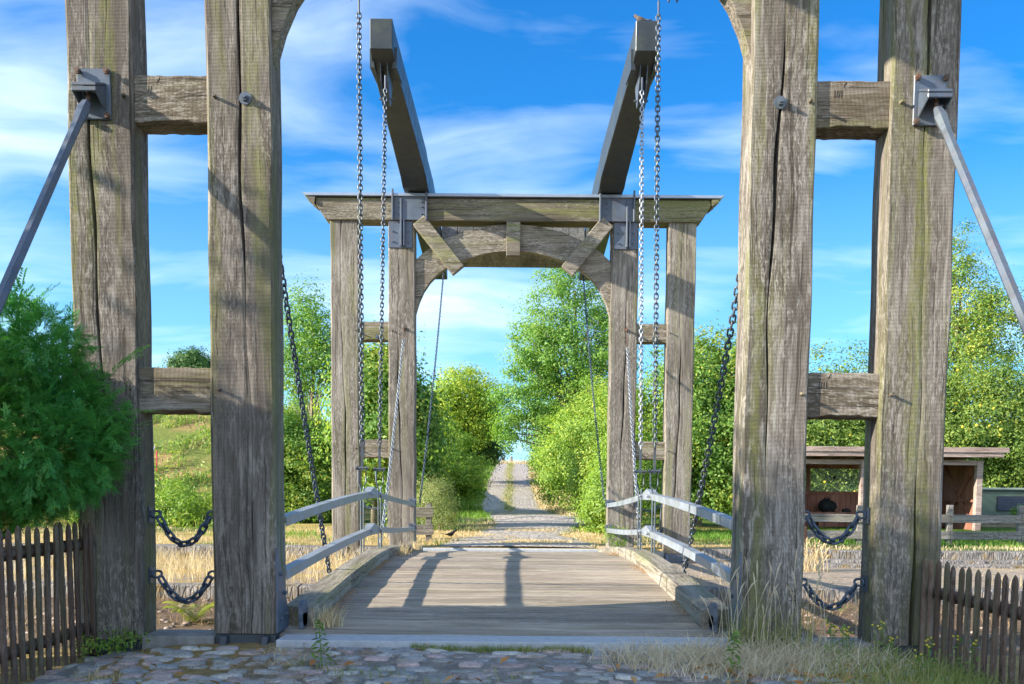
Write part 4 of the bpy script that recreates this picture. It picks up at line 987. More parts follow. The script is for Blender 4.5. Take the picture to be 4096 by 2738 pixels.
plant('tall_ash_tree', 'tall airy ash tree with pale green crown right of the lane', 'tree', (2.9, 46), [(2.6, 46, 7.3, 2.6, 2.6, 3.9), (.55, 46, 5.0, 1.5, 1.6, 1.7), (1.2, 46, 7.4, 1.7, 2, 1.9), (4.3, 46, 6.4, 1.5, 2, 3.4), (2.7, 46, 10.0, 1.3, 1.5, 1.5), (-.15, 45.5, 3.9, .8, 1.0, .9)], 400, 62, .34, .20, G1, .22, 60, aspect=.42, trunk_to=(2.9, 46, 10.2), bark=M_BARKP, shell=.45)
plant('round_maple', 'round yellow green tree on the left of the lane crest', 'tree', (-2.9, 57), [(-3.0, 57, 6.1, 1.9, 2, 1.9), (-4.0, 57, 5.2, 1.4, 1.6, 1.6), (-2.1, 57.3, 5.2, 1.1, 1.4, 1.5)], 330, 60, .34, .22, G2, .18, 10)
plant('dark_bush', 'dark green bush at the left shoulder of the lane under the round tree', 'bush', (-2.2, 60), [(-1.9, 60, 5.0, 1.0, 1.3, 2.2), (-2.6, 59, 4.0, 1.2, 1.3, 1.7), (-1.45, 59.5, 3.7, .75, 1.0, 1.2)], 240, 60, .32, .22, G3, .12, 6)
plant('lane_shrub', 'leafy mid green shrub left of the lane below the round tree', 'shrub', (-2.5, 40), [(-2.3, 40, 1.95, 1.05, 1.4, 1.4), (-3.3, 39, 2.0, 1.1, 1.5, 1.6), (-1.85, 41, 1.3, .5, 1.0, .9)], 230, 55, .26, .16, G4, .08, 6)
plant('tall_weeds', 'pale yellowish tall weeds beside the left far inner post', 'weeds', (-1.75, 23.6), [(-1.75, 23.6, .7, .36, .45, .62), (-2.05, 24, .7, .36, .5, .7), (-1.5, 23.4, .42, .22, .3, .34)], 170, 30, .12, .075, G8, .02, 14, aspect=.3)
plant('roadside_shrub', 'dark leafy shrub behind the short plank fence stub', 'shrub', (-2.6, 26.0), [(-2.6, 26.0, 1.95, .55, .8, 1.75), (-2.5, 25.6, 1.0, .45, .6, .9)], 230, 55, .26, .15, G5, .09, 8)
plant('hedge_tree', 'green tree filling the left gap of the far portal', 'tree', (-3.6, 26), [(-3.55, 26, 3.0, 1.1, 1.2, 1.95), (-2.95, 26, 2.4, .85, 1.0, 1.6)], 330, 60, .30, .17, G5, .12, 8)
plant('sparse_ash_tree', 'sparse young ash with bare pale branches left of the far portal', 'tree', (-6.3, 31.0), [(-6.4, 31, 5.9, .85, 1, 1.5), (-6.9, 31, 4.9, .7, .9, 1.1), (-5.75, 31, 5.2, .6, .9, 1.3)], 150, 42, .24, .15, G1, .10, 26, bark=M_BARKP, aspect=.4, trunk_to=(-6.3, 31, 6.6))
plant('bank_shrub', 'broad leafy green shrub below the sparse ash on the left', 'shrub', (-6.3, 28.6), [(-6.5, 28.6, 1.7, 1.15, 1.2, 1.8), (-5.5, 28.8, 1.4, .9, 1.0, 1.5), (-7.2, 28.8, 1.3, .9, 1, 1.4)], 420, 60, .24, .13, G5, .07, 8)
plant('bramble', 'low bramble patch along the lawn in the near left gap', 'bramble', (-9.3, 25.0), [(-9.6, 25, .4, 1.0, .7, .5), (-8.6, 25, .45, .9, .7, .65), (-10.8, 25.4, .45, .9, .7, .6)], 200, 50, .17, .10, G4, .03, 5)
HB = 'green bushes along the right verge of the lane'
plant('hazel_bush', 'bright yellow green bush touching the right far inner post', 'bush', (2.45, 22.6), [(2.35, 22.6, .85, .62, .9, .85), (2.75, 23.2, 1.4, .75, 1.0, 1.1), (1.95, 23.0, .5, .35, .5, .45)], 330, 50, .17, .10, G4, .05, 8, HB)
plant('hazel_bush', 'tall yellow flecked bush behind the right far inner post', 'bush', (2.9, 27.0), [(2.75, 27, 1.9, .95, 1.4, 1.7), (3.3, 27.4, 2.6, 1.0, 1.3, 1.4), (2.2, 27, 1.2, .6, 1.0, 1.0)], 380, 55, .20, .115, G4, .06, 8, HB)
plant('hazel_bush', 'broad light green bush on the right verge below the tall ash', 'bush', (2.6, 40), [(2.5, 39, 2.6, 1.25, 2, 2.1), (3.5, 39, 3.2, 1.4, 2, 2.2), (1.75, 40, 1.9, .75, 1.5, 1.3)], 420, 55, .27, .15, G4, .08, 8, HB)
plant('hazel_bush', 'farthest bush on the right verge near the crest of the lane', 'bush', (2.3, 55), [(2.2, 55, 3.9, 1.2, 2, 2.2), (3.2, 55, 4.3, 1.4, 2, 2.4), (1.75, 57, 3.0, .6, 1.3, 1.0)], 260, 55, .32, .2, G1, .08, 6, HB)
plant('elder_bush', 'dark leafy bush right of the far portal beside its outer post', 'bush', (5.2, 27.2), [(4.7, 27.2, 2.6, 1.3, 1.4, 2.4), (6.0, 27, 2.3, 1.1, 1.3, 2.2), (5.4, 27.4, 4.2, 1.0, 1.0, 1.3), (6.7, 27.5, 2.9, .9, 1.2, 2.2)], 620, 60, .24, .14, G5, .10, 10)
plant('apple_tree', 'apple tree with yellow fruit above the hut between the right posts', 'tree', (11.3, 35), [(11.2, 35, 3.3, 3.0, 1.8, 2.5), (9.6, 35, 2.6, 2.0, 1.6, 2.1), (12.8, 35, 3.2, 1.6, 1.5, 1.9)], 700, 60, .30, .15, G6, .14, 10, 'apple trees behind the hut', fruit=(M_APPLE, 170, .055))
plant('apple_tree', 'apple tree laden with yellow fruit right of the hut at the picture edge', 'tree', (16.6, 34.5), [(16.4, 34.5, 3.3, 2.6, 1.8, 2.4), (18.4, 34.5, 3.0, 2.0, 1.8, 2.1), (14.6, 34.5, 2.9, 1.4, 1.5, 1.9)], 720, 60, .30, .15, G6, .14, 10, 'apple trees behind the hut', fruit=(M_APPLE, 190, .055))
plant('robinia_tree', 'tall robinia with yellowing leaves right of the outer right post', 'tree', (19.4, 43), [(19.3, 43, 9.0, 1.9, 1.8, 2.2), (20.6, 43, 8.2, 1.7, 1.6, 1.6), (18.6, 43, 11.0, 1.1, 1.2, 1.6), (19.0, 43, 6.6, 1.3, 1.4, 1.1)], 230, 50, .36, .19, G7, .2, 14, aspect=.42)
plant('robinia_tree', 'robinia cut off by the right picture edge', 'tree', (23.0, 42), [(23.3, 42, 8.3, 1.7, 1.5, 1.9), (23.6, 42, 5.5, 1.6, 1.5, 1.7)], 240, 55, .36, .19, G7, .16, 8, aspect=.42)
plant('hilltop_tree', 'lone dark tree top above the crosspiece between the left posts', 'tree', (-23.2, 71), [(-23.2, 71, 9.9, 1.35, 1.3, .95), (-22.3, 71, 9.4, .9, 1.0, .8), (-24.0, 71, 9.2, .8, 1.0, .7)], 150, 50, .32, .26, G3, .2, 8)
plant('planter_plants', 'green leafy plants growing in the wooden planter', 'plants', (15.3, 29.25, .44), [(15.4, 29.25, .55, .5, .2, .16), (16.4, 29.25, .52, .6, .2, .12)], 90, 30, .08, .08, G5, 0)
plant('field_hedge', 'long field hedge filling the background behind the hut and bushes', 'hedge', (13, 46), [(6.5 + i * 2.4, 46 + .6 * math.sin(i), 1.5, 1.7, 1.2, 1.7 + .4 * math.sin(i * 2.1)) for i in range(9)], 640, 50, .34, .22, G3, .1, 4)

# yew hedge: feathery sprays of flat needles
def yew():
    Y = thing('yew_hedge', 'dense dark green yew overhanging the picket fence at the left edge', 'yew', (-4.3, 6.6, -.15))
    proto = []
    for k in range(8):
        pts = []; L_ = 1.0; nn = 22; bend = rng.uniform(.0, .28); tw = rng.uniform(-.3, .3)
        for i in range(nn):
            u = (i + 1) / nn; base = np.array([u, 0.1 * tw * u * u, -bend * u * u]); tdir = np.array([1, .2 * tw * u, -2 * bend * u]); tdir /= np.linalg.norm(tdir)
            for s in (-1, 1):
                ln = .20 * (1 - .55 * u) * rng.uniform(.8, 1.15); a = rng.uniform(.75, 1.1); dirn = tdir * math.cos(a) + np.array([0, s, .12 + rng.uniform(-.15, .3)]) * math.sin(a); dirn /= np.linalg.norm(dirn)
                wv = np.cross(dirn, [0, 0, 1.]); wv /= np.linalg.norm(wv); wv *= .021
                pts += [base - wv, base + dirn * ln * .6 - wv * .9, base + dirn * ln, base + dirn * ln * .6 + wv * .9]
        for (s, u0) in ((-1, .3), (1, .45), (-1, .6)):          # side twigs
            b0 = np.array([u0, 0, -bend * u0 * u0]); td = np.array([.75, s * .6, -.25]); td /= np.linalg.norm(td)
            for i in range(10):
                u = (i + 1) / 10; base = b0 + td * u * .38
                for q in (-1, 1):
                    ln = .14 * (1 - .5 * u) * rng.uniform(.8, 1.15); sd = np.cross(td, [0, 0, 1.]); dirn = td * .6 + sd * q * .75 + np.array([0, 0, rng.uniform(-.1, .25)]); dirn /= np.linalg.norm(dirn)
                    wv = np.cross(dirn, [0, 0, 1.]); wv /= np.linalg.norm(wv); wv *= .019
                    pts += [base - wv, base + dirn * ln * .6 - wv * .9, base + dirn * ln, base + dirn * ln * .6 + wv * .9]
        proto.append(np.array(pts))
    ells = [(-3.85, 6.55, 1.44, 1.28, .74, .72, 7400), (-3.3, 6.35, 1.92, .58, .48, .36, 1100), (-3.12, 6.3, 1.28, .62, .48, .38, 1400), (-4.75, 6.3, 1.62, 1.0, .75, .68, 1100), (-5.9, 5.6, 1.3, 1.7, 1.5, 1.75, 900)]
    for_b = []; Vs = []
    for (cx, cy, cz, rx, ry, rz, cnt) in ells:
        u = rand_unit(cnt); r = rng.uniform(.72, 1.02, (cnt, 1)); C_ = np.array([cx, cy, cz]) + u * r * np.array([rx, ry, rz])
        n_ = u / np.array([rx, ry, rz]); n_ /= np.linalg.norm(n_, axis=1, keepdims=True)
        for c, nrm in zip(C_, n_):
            if c[2] < .05: continue
            d_ = nrm * .8 + rng.normal(size=3) * .55; d_[2] += .08; d_ /= np.linalg.norm(d_)
            sd = np.cross([0, 0, 1.], d_); sd /= np.linalg.norm(sd) + 1e-9; sd = sd + rng.normal(size=3) * .25; sd -= d_ * sd.dot(d_); sd /= np.linalg.norm(sd); up = np.cross(d_, sd)
            s = rng.uniform(.09, .17) * (1.0 if cx > -4.5 else 1.5)
            A = np.stack([d_, sd, up]) * s
            Vs.append(c - d_ * s * .4 + proto[rng.integers(8)] @ A)
    # a few long shoots reaching past the outline
    for _ in range(14):
        a = rng.uniform(-.5, 1.2); c = np.array([-3.2 + .62 * math.cos(a) * 1.05 + rng.uniform(-.5, .0), 6.3 + rng.uniform(-.25, .25), 1.55 + .62 * math.sin(a)])
        d_ = np.array([math.cos(a) * rng.uniform(.5, 1.1), rng.uniform(-.4, .3), math.sin(a) * .6 + rng.uniform(.1, .5)]); d_ /= np.linalg.norm(d_)
        sd = np.cross([0, 0, 1.], d_); sd /= np.linalg.norm(sd); up = np.cross(d_, sd); s = rng.uniform(.26, .38); Vs.append(c + proto[rng.integers(8)] @ (np.stack([d_, sd * .75, up]) * s))
    V = np.concatenate(Vs); me = npmesh('foliage', V, np.arange(len(V)).reshape(-1, 4))
    YM = leafmat('yew_needles', [(.03, .17, .055), (.07, .29, .07), (.13, .38, .07), (.26, .47, .09)], .3, .45, 2.2)
    link('foliage', me, YM, Y)
    mb = MB()
    for k in range(26):
        a = rng.uniform(0, 2 * PI); e = Vector((-3.9 + 1.1 * math.cos(a), 6.5 + .6 * math.sin(a), rng.uniform(.95, 2.0))); b0 = Vector((-4.1 + rng.uniform(-.1, .1), 6.6 + rng.uniform(-.1, .1), -.2)); md = b0 + (e - b0) * .5 + Vector((0, 0, .25))
        mb.tube([b0, md, e], [.05, .03, .008], 6)
    mb.build('stems', M_BARK, Y, smooth=True)
yew()
# tree standing off to the left of the camera: shades the road
plant('garden_oak', 'broad garden tree left of the viewer shading the cobbled road', 'tree', (-9.2, 1.2), [(-9.0, 1.2, 4.4, 2.6, 3.0, 2.3), (-9.0, 2.6, 3.4, 2.2, 1.6, 2.6), (-8.8, -1.5, 3.6, 2.4, 2.2, 2.6), (-8.6, 1.5, 1.6, 2.2, 2.8, 1.7)], 1300, 60, .42, .26, G1, .25, 10)

# ------------------------------------------------------------------ grass and small plants
def blades(P, h, w_, lean=.35, dirbias=(0, 0), segs=2):
    """bent blades: P (n,3), h (n,)"""
    n = len(P); a = rng.uniform(0, 2 * PI, n); l = np.stack([np.cos(a), np.sin(a), np.zeros(n)], 1) * rng.uniform(.1, 1, (n, 1)) * lean + np.array([dirbias[0], dirbias[1], 0])
    b_ = rng.uniform(0, 2 * PI, n); s = np.stack([np.cos(b_), np.sin(b_), np.zeros(n)], 1) * (w_ / 2)
    h = np.asarray(h)[:, None]; up = np.array([0, 0, 1.])
    p1 = P + up * h * .5 + l * h * .25; p2 = P + up * h * .95 + l * h * .9
    V = np.stack([P - s, P + s, p1 + s * .8, p1 - s * .8, p2 + s * .12, p2 - s * .12], 1).reshape(-1, 3)
    k = np.arange(n)[:, None] * 6; F_ = np.concatenate([k + np.array([[0, 1, 2, 3]]), k + np.array([[3, 2, 4, 5]])], 0); return V, F_
def stuff(name, V, F_, mat, label=None):
    o = link(name, npmesh(name, V, F_), mat); tag(o, label, None, None, 'stuff'); return o
def scatter(n, x0, x1, y0, y1, f=None):
    X = rng.uniform(x0, x1, n); Y = rng.uniform(y0, y1, n)
    if f is not None:
        k = rng.random(n) < f(X, Y); X, Y = X[k], Y[k]
    return np.stack([X, Y, ground_h(X, Y)], 1)
M_STRAW = leafmat('straw', [(.44, .33, .16), (.60, .48, .27), (.72, .62, .42)], .3, .7, 3, (1.1, 1.0, .7))
M_GRASS = leafmat('grass_green', [(.10, .18, .03), (.20, .26, .06), (.36, .34, .13), (.50, .43, .22)], .35, .6, .6)
M_GRASSL = leafmat('lawn_green', [(.08, .19, .02), (.14, .28, .03), (.24, .34, .05)], .35, .6, .8)
M_WEEDL = leafmat('weed_leaf', [(.07, .15, .03), (.13, .23, .04), (.22, .30, .06)], .3)
M_STRAWP = leafmat('pale_straw', [(.52, .42, .25), (.66, .56, .38), (.80, .71, .54)], .3, .7, 3, (1.1, 1.0, .8))
# straw on the track behind the far portal
P = scatter(16000, -1.6, 1.8, 17.2, 25, lambda X, Y: (vnoise(X, Y, 1.3, 77) - .22 + .42 * np.abs((X - .1) / 1.2) + .55 * np.exp(-((X - .15) / .4) ** 2 - ((Y - 20) / 1.6) ** 2) > .45) * .9); P[:, 2] += .02
V, F_ = blades(P, rng.uniform(.02, .07, len(P)), .012, 1.2); stuff('track_straw', V, F_, M_STRAW, 'short dry straw growing on the track behind the far portal')
# dry tussock at the foot of the right inner post
def tus(X, Y): return np.clip(1.45 - np.hypot((X - 1.6) / .8, (Y - 6.35) / .50), 0, 1)
P = scatter(9000, .4, 2.75, 5.3, 7.2, tus); keep = ~((P[:, 1] > 6.98) & (P[:, 0] > 1.6)); P = P[keep]
V, F_ = blades(P, rng.uniform(.05, .17, len(P)), .007, 1.7, (.15, -.2)); stuff('dry_grass', V, F_, M_STRAWP, 'dry straw coloured grass tussock in front of the right inner post')
P = scatter(260, 1.5, 2.15, 6.62, 6.98, lambda X, Y: np.clip(1.2 - np.hypot((X - 1.78) / .4, (Y - 6.85) / .3), 0, 1)); V, F_ = blades(P, rng.uniform(.16, .46, len(P)), .005, .8, (.12, -.1)); stuff('tall_grass', V, F_, M_GRASS, 'taller greenish grass stems against the right inner post')
# seed heads on stalks
def stalks(n, cx, cy, rx, ry, h0, h1, mat, lab, lean=.4):
    mb = MB()
    for _ in range(n):
        x, y = cx + random.gauss(0, rx), cy + random.gauss(0, ry)
        if y > 6.95: y = 6.95 - random.uniform(0, .2)
        z = float(ground_h(x, y)); h = random.uniform(h0, h1); a = random.uniform(0, 2 * PI); l = random.uniform(.1, 1) * lean; tx, ty = x + math.cos(a) * l * h, y + math.sin(a) * l * h * .6 - .05
        q = [Vector((x, y, z)), Vector((x + (tx - x) * .3, y + (ty - y) * .3, z + h * .55)), Vector((x + (tx - x) * .7, y + (ty - y) * .7, z + h * .85)), Vector((tx, ty, z + h)), Vector((tx + (tx - x) * .3, ty, z + h * 1.08))]
        mb.tube(q, [.0024, .0019, .0016, .006, .0012], 4, cap=False)
    o = mb.build('grass_stalks', mat); tag(o, lab, None, None, 'stuff')
stalks(32, 1.78, 6.72, .26, .15, .28, .66, M_STRAWP, 'thin seeding grass stalks rising before the right inner post')
# green weedy grass in the right corner
P = scatter(4200, 1.7, 3.0, 5.0, 6.95, lambda X, Y: np.clip((X - 1.7) * 1.3 + (6.0 - Y) * .3, 0, 1) * .75 * (1 - .75 * smooth(6.3, 6.7, Y)))
V, F_ = blades(P, rng.uniform(.05, .17, len(P)), .006, .9, (.05, -.05)); stuff('weedy_grass', V, F_, M_GRASS, 'green weedy grass filling the right foreground corner')
# tufts between the cobbles
def tufts(X, Y): return (vnoise(X, Y, 3.1, 21) + .5 * vnoise(X, Y, 8, 22) > .42) * .8
P = scatter(9000, -2.6, 1.4, 4.6, 6.75, tufts); k_ = vnoise(P[:, 0], P[:, 1], 1.6, 24) > .1; V, F_ = blades(P[k_], rng.uniform(.02, .075, k_.sum()), .0045, 1.6); stuff('cobble_straw', V, F_, M_STRAW, 'dry straw tufts growing in the cobble joints'); P = P[~k_]
V, F_ = blades(P, rng.uniform(.02, .065, len(P)), .0045, 1.4); stuff('cobble_tufts', V, F_, M_GRASS, 'short grass tufts growing in the cobble joints')
P = scatter(1500, -.7, 1.0, 6.70, 6.82, lambda X, Y: (vnoise(X, Y, 4, 5) > -.1) * 1.0); V, F_ = blades(P, rng.uniform(.02, .06, len(P)), .005, 1.2); stuff('sill_grass', V, F_, M_GRASS, 'thin line of grass along the pale sill')
# needles and leaf litter
P = scatter(9000, -2.9, 2.4, 4.5, 6.85, lambda X, Y: np.clip(.10 + .9 * (vnoise(X, Y, 2.2, 31) > .15) * (X < -.9) + .3 * (vnoise(X, Y, 3, 3) > .45), 0, 1)); P[:, 2] += rng.uniform(.006, .03, len(P))
n = len(P); a = rng.uniform(0, 2 * PI, n); d_ = np.stack([np.cos(a), np.sin(a), rng.uniform(-.15, .2, n)], 1) * rng.uniform(.015, .035, (n, 1)); s = np.stack([-np.sin(a), np.cos(a), np.zeros(n)], 1) * .0022
V = np.stack([P - d_ - s, P - d_ + s, P + d_ + s, P + d_ - s], 1).reshape(-1, 3); stuff('needle_litter', V, np.arange(4 * n).reshape(-1, 4), leafmat('needle_brown', [(.20, .10, .04), (.33, .19, .08), (.45, .30, .15)], .1, .8, 3), 'brown fallen needles lying among the cobbles')
P = np.concatenate([scatter(60, -2.8, 2.6, 4.8, 6.8), scatter(40, 1.1, 2.4, 5.3, 6.3)]); P[:, 2] += .035; N = rand_unit(len(P)) * .5 + np.array([0, 0, 1.]); N /= np.linalg.norm(N, axis=1, keepdims=True)
V, F_ = leaves(P, N, .075, .5, 0); stuff('fallen_leaves', V, F_, leafmat('leaf_brown', [(.33, .12, .03), (.45, .22, .07), (.55, .33, .14)], .2), 'orange brown fallen leaves scattered on the road')
dk = []
for s in (-1, 1):
    Y_ = rng.uniform(7.7, 15, 1600); X_ = s * (XI - np.abs(rng.normal(0, .05, 1600))) + XC; dk.append(np.stack([X_, Y_, np.array([deck_z(q) for q in Y_]) + .008], 1)[rng.random(1600) < (vnoise(X_ * 0, Y_, 2.5, 4 + s) > -.1)])
P = np.concatenate(dk); V, F_ = blades(P, rng.uniform(.01, .03, len(P)), .004, 2.5); stuff('deck_litter', V, F_, leafmat('needle_deck', [(.25, .12, .05), (.42, .24, .10), (.5, .36, .18)], .1, .8, 3), 'fallen needles gathered along the deck kerbs')
P = scatter(900, -1.6, 1.5, 7.3, 12, lambda X, Y: (vnoise(X, Y, 2.2, 41) > .72) * 1.0); P[:, 2] = np.array([deck_z(q) for q in P[:, 1]]); P[:, 1] = np.round(P[:, 1] / .3) * .3 + rng.uniform(-.02, .02, len(P)); V, F_ = blades(P, rng.uniform(.01, .03, len(P)), .005, 1.6); stuff('deck_moss', V, F_, M_GRASS, 'tiny grass tufts in the deck joints')
P = np.concatenate([np.stack([rng.normal(-1.40, .05, 160), rng.normal(7.42, .05, 160), np.full(160, .02)], 1), np.stack([rng.normal(-1.38, .03, 90), rng.normal(12.6, .1, 90), np.full(90, .22)], 1), np.stack([rng.normal(-1.4, .03, 90), rng.normal(14.2, .12, 90), np.full(90, .19)], 1)]); V, F_ = blades(P, rng.uniform(.06, .2, len(P)), .006, .9); stuff('kerb_grass', V, F_, M_STRAW, 'dry grass tufts beside the deck kerbs')
# lawns beyond
P = scatter(60000, -14, 16, 17.3, 25, lambda X, Y: np.clip(.35 + .5 * (X > 4), 0, 1) * off_lane(X, Y, .0) * (.4 + .6 * (vnoise(X, Y, 1.2, 51) > -.2)))
g = (P[:, 0] > 3.5) & (P[:, 1] > 18.3) | (vnoise(P[:, 0], P[:, 1], .6, 52) + .12 * (P[:, 1] - 22) > .25)
V, F_ = blades(P[g], rng.uniform(.05, .13, g.sum()), .012, .8); stuff('lawn_grass', V, F_, M_GRASSL, 'short green lawn grass beyond the bridge')
V, F_ = blades(P[~g], rng.uniform(.03, .09, (~g).sum()), .012, 1.0); stuff('dry_lawn', V, F_, M_STRAW, 'dry straw coloured lawn grass beyond the bridge')
P = scatter(30000, -3.2, 3.6, 23, 85, lambda X, Y: off_lane(X, Y, .0) * (.25 + .65 * smooth(24, 33, Y)))
g = (P[:, 0] < 0) & (vnoise(P[:, 0], P[:, 1], .4, 55) + .5 * vnoise(P[:, 0], P[:, 1], 1.7, 58) + .06 * (P[:, 1] - 27) > -.1) | (vnoise(P[:, 0], P[:, 1], .3, 56) > .45)
hk = .35 + .65 * smooth(24, 38, P[:, 1]); V, F_ = blades(P[g], rng.uniform(.10, .28, g.sum()) * hk[g], .025, .8); stuff('verge_grass', V, F_, M_GRASSL, 'green grass on the lane verges')
V, F_ = blades(P[~g], rng.uniform(.10, .28, (~g).sum()) * hk[~g], .025, .9); stuff('dry_verge', V, F_, M_STRAW, 'dry grass on the lane verges')
P = scatter(1500, -2.8, 2.8, 83, 87); V, F_ = blades(P, rng.uniform(.15, .5, len(P)), .035, .5); stuff('crest_grass', V, F_, M_STRAW, 'dry grass along the crest of the lane')
P = scatter(6000, -.55, .15, 38, 85, lambda X, Y: np.exp(-((X + .2) / .2) ** 2) * smooth(37, 48, Y) * (.45 + .35 * vnoise(X * 2, Y, .8, 57))); P[:, 2] += .04; V, F_ = blades(P, rng.uniform(.04, .12, len(P)), .03, .9); stuff('lane_middle_grass', V, F_, M_GRASS, 'strip of grass along the middle of the lane')
# weedy bank left
fb_ = lambda X, Y: (vnoise(X, Y, .9, 61) + .5 * vnoise(X, Y, 2.6, 62) > -.05) * (1 - .8 * smooth(.0, .45, vnoise(X, Y, .55, 11) * .6 + vnoise(X, Y, 1.9, 12) * .7))
P = scatter(12000, -17, -7.0, 24, 42, fb_); V, F_ = blades(P, rng.uniform(.15, .40, len(P)), .03, .7)
P = scatter(30000, -17, -7.0, 24, 42, fb_); P[:, 2] += rng.uniform(.05, .5, len(P)) ** 1.3; N = rand_unit(len(P)) * .8 + np.array([-.2, -.3, .5]); N /= np.linalg.norm(N, axis=1, keepdims=True)
V2, F2 = leaves(P, N, .13, .42); stuff('bank_weeds', np.concatenate([V, V2]), np.concatenate([F_, F2 + len(V)]), leafmat('bank_green', [(.10, .21, .04), (.18, .30, .06), (.32, .38, .10), (.48, .44, .16)], .4, .6, .35), 'tall green weeds covering the left bank')
# terrace and canal floor growth
P = scatter(9000, -12, -2, 12.7, 17, lambda X, Y: (vnoise(X, Y, 1.7, 71) > -.3) * .9); V, F_ = blades(P, rng.uniform(.08, .34, len(P)), .008, .7); stuff('terrace_grass', V, F_, M_STRAW, 'dry grass on the ledge left of the bridge')
P = scatter(3000, 2.2, 14, 12.7, 16.2, lambda X, Y: (vnoise(X, Y, 1.7, 72) > .35) * .8); V, F_ = blades(P, rng.uniform(.08, .25, len(P)), .008, .7); stuff('ledge_grass', V, F_, M_STRAW, 'dry grass on the ledge right of the bridge')
stk = MB()
for _ in range(60):
    x, y = 4.75 + random.gauss(0, .14), 15.6 + random.gauss(0, .2); z = -.18; h = random.uniform(.2, .52); l = random.uniform(-.12, .16)
    stk.tube([(x, y, z), (x + l * .4, y, z + h * .6), (x + l, y, z + h), (x + l * 1.4, y, z + h * 1.05)], [.005, .004, .009, .003], 4, cap=False)
tag(stk.build('reed_grass', M_STRAW), 'tall straw tuft on the ledge in front of the right stone wall', None, None, 'stuff')
# loose stones and dead stems on the floor of the lock
V = []; Fq = []
for _ in range(520):
    x = random.choice((-1, 1)) * random.uniform(1.8, 5.2); y = random.uniform(7.6, 12.3); z = float(ground_h(x, y)); r = random.uniform(.012, .055); k0 = len(V)
    o8 = [(-1, -1, -.6), (1, -1, -.6), (1, 1, -.6), (-1, 1, -.6), (-.7, -.6, .6), (.7, -.7, .55), (.6, .7, .6), (-.6, .6, .5)]
    V += [(x + a * r * random.uniform(.6, 1.2), y + b_ * r * random.uniform(.6, 1.2), z + c * r * random.uniform(.5, 1)) for a, b_, c in o8]
    Fq += [tuple(k0 + i for i in f) for f in ((0, 3, 2, 1), (4, 5, 6, 7), (0, 1, 5, 4), (1, 2, 6, 5), (2, 3, 7, 6), (3, 0, 4, 7))]
m, t, b, o = material('rubble_stone'); t.put(b.inputs['Base Color'], t.mix(1.0, t.ramp(t.new('ShaderNodeNewGeometry').outputs['Random Per Island'], [(0, (.13, .10, .08)), (.6, (.24, .185, .15)), (1, (.33, .26, .22))]), t.ramp(t.noise(obj_coords(t), 30, 5, .7), [(.3, .7), (.7, 1.3)]), 'MULTIPLY')); b.inputs['Roughness'].default_value = .95
stuff('rubble', V, Fq, m, 'loose rubble on the floor of the dry lock')
P = scatter(6000, -6, 6, 7.6, 12.3, lambda X, Y: (np.abs(X) > 1.75) * (vnoise(X, Y, 2.4, 81) > -.2)); P[:, 2] += .02; V, F_ = blades(P, rng.uniform(.03, .18, len(P)), .006, 1.9); stuff('dead_stems', V, F_, leafmat('dead_stem', [(.20, .12, .06), (.33, .22, .11), (.45, .33, .18)], .15, .8, 3), 'dry brown stems and litter on the floor of the dry lock')
P = scatter(900, 1.8, 5, 7.8, 12.2, lambda X, Y: (vnoise(X, Y, 2.0, 83) > .35) * 1.0); P[:, 2] += .03; N = rand_unit(len(P)) * .6 + np.array([0, 0, 1.]); N /= np.linalg.norm(N, axis=1, keepdims=True); V, F_ = leaves(P, N, .045, .7); stuff('ground_ivy', V, F_, M_WEEDL, 'small green ground plants on the floor of the dry lock')

def fern(loc, label):
    T = thing('fern', label, 'fern', loc); V = []
    for k in range(11):
        a = k / 11 * 2 * PI + random.uniform(-.2, .2); L_ = random.uniform(.32, .5); d_ = np.array([math.cos(a), math.sin(a), 0]); sd = np.array([-math.sin(a), math.cos(a), 0])
        for i in range(18):
            u = (i + 1) / 19; base = np.array(loc) + d_ * L_ * u * .85 + np.array([0, 0, L_ * (1.15 * u - .75 * u * u)])
            for s in (-1, 1):
                ln = .11 * (1 - u) ** .7 + .01; tp = base + sd * s * ln + d_ * ln * .35 + np.array([0, 0, -.02]); wv = d_ * .011
                V += [base - wv, base + wv, tp * .5 + base * .5 + wv * 1.0, tp]
    V = np.array(V); link('fronds', npmesh('fronds', V, np.arange(len(V)).reshape(-1, 4)), leafmat('fern_green', [(.20, .28, .02), (.32, .38, .03), (.42, .42, .06)], .45), T)
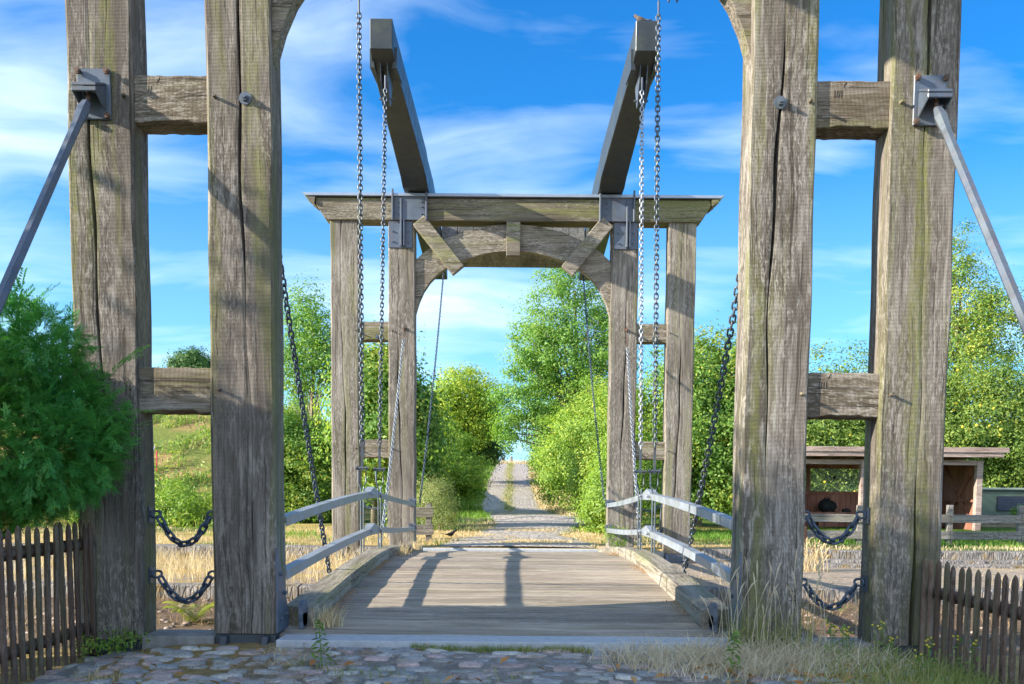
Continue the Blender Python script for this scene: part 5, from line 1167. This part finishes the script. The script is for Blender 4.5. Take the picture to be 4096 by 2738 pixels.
fern((-3.33, 10.2, -.33), 'bright yellow green fern below the lower left barrier chain')
def weed(name, label, loc, h, n, group=None, flower=False):
    T = thing(name, label, 'weed', loc, group); mb = MB(); top = Vector(loc) + Vector((random.uniform(-.04, .04), random.uniform(-.04, .04), h)); mb.tube([loc, (Vector(loc) + top) / 2, top], [.004, .003, .002], 5, cap=False)
    Pn = []; 
    for i in range(n):
        u = .15 + .85 * (i + 1) / n; a = i * 2.4; r = .05 * (1.25 - u); Pn.append((loc[0] + (top.x - loc[0]) * u + math.cos(a) * r, loc[1] + (top.y - loc[1]) * u + math.sin(a) * r, loc[2] + h * u))
    mb.build('stem', M_WEEDL, T)
    Pn = np.array(Pn); N = rand_unit(len(Pn)) * .5 + np.array([0, -.3, .8]); N /= np.linalg.norm(N, axis=1, keepdims=True); V, F_ = leaves(Pn, N, .055, .35); link('leaves', npmesh('leaves', V, F_), M_WEEDL, T)
    if flower:
        fb = MB()
        for q in range(3): c = top + Vector((random.uniform(-.03, .03), random.uniform(-.03, .03), random.uniform(-.03, .01))); fb.lathe([(.002, -.006), (.008, 0), (.007, .006), (.001, .008)], c, 7)
        fb.build('flowers', M_APPLE, T)
weed('fleabane', 'leafy green weed standing in the straw before the right inner post', (1.33, 5.9, -.05), .26, 30)
weed('fleabane', 'leafy green weed rising from the cobbles on the left', (-1.18, 6.05, -.05), .30, 34)
G = 'yellow flowered weeds in the right corner'
for i in range(14):
    weed('yellow_weed', 'thin yellow flowered weed in the grass by the right threshold', (2.1 + rng.uniform(0, .8), 5.9 + rng.uniform(0, .95), -.14), rng.uniform(.18, .34), 10, G, True)
plant('ivy_sprig', 'small dark ivy plant at the foot of the left outer post', 'plant', (-2.78, 6.82, -.13), [(-2.72, 6.82, -.04, .16, .08, .09), (-2.95, 6.8, -.05, .12, .1, .08)], 24, 14, .04, .04, G5, 0)
plant('climbing_sprig', 'light green sprig at the foot of the right far inner post', 'plant', (1.85, 16.7, .1), [(1.78, 16.7, .28, .22, .08, .2)], 26, 12, .05, .05, G4, 0)
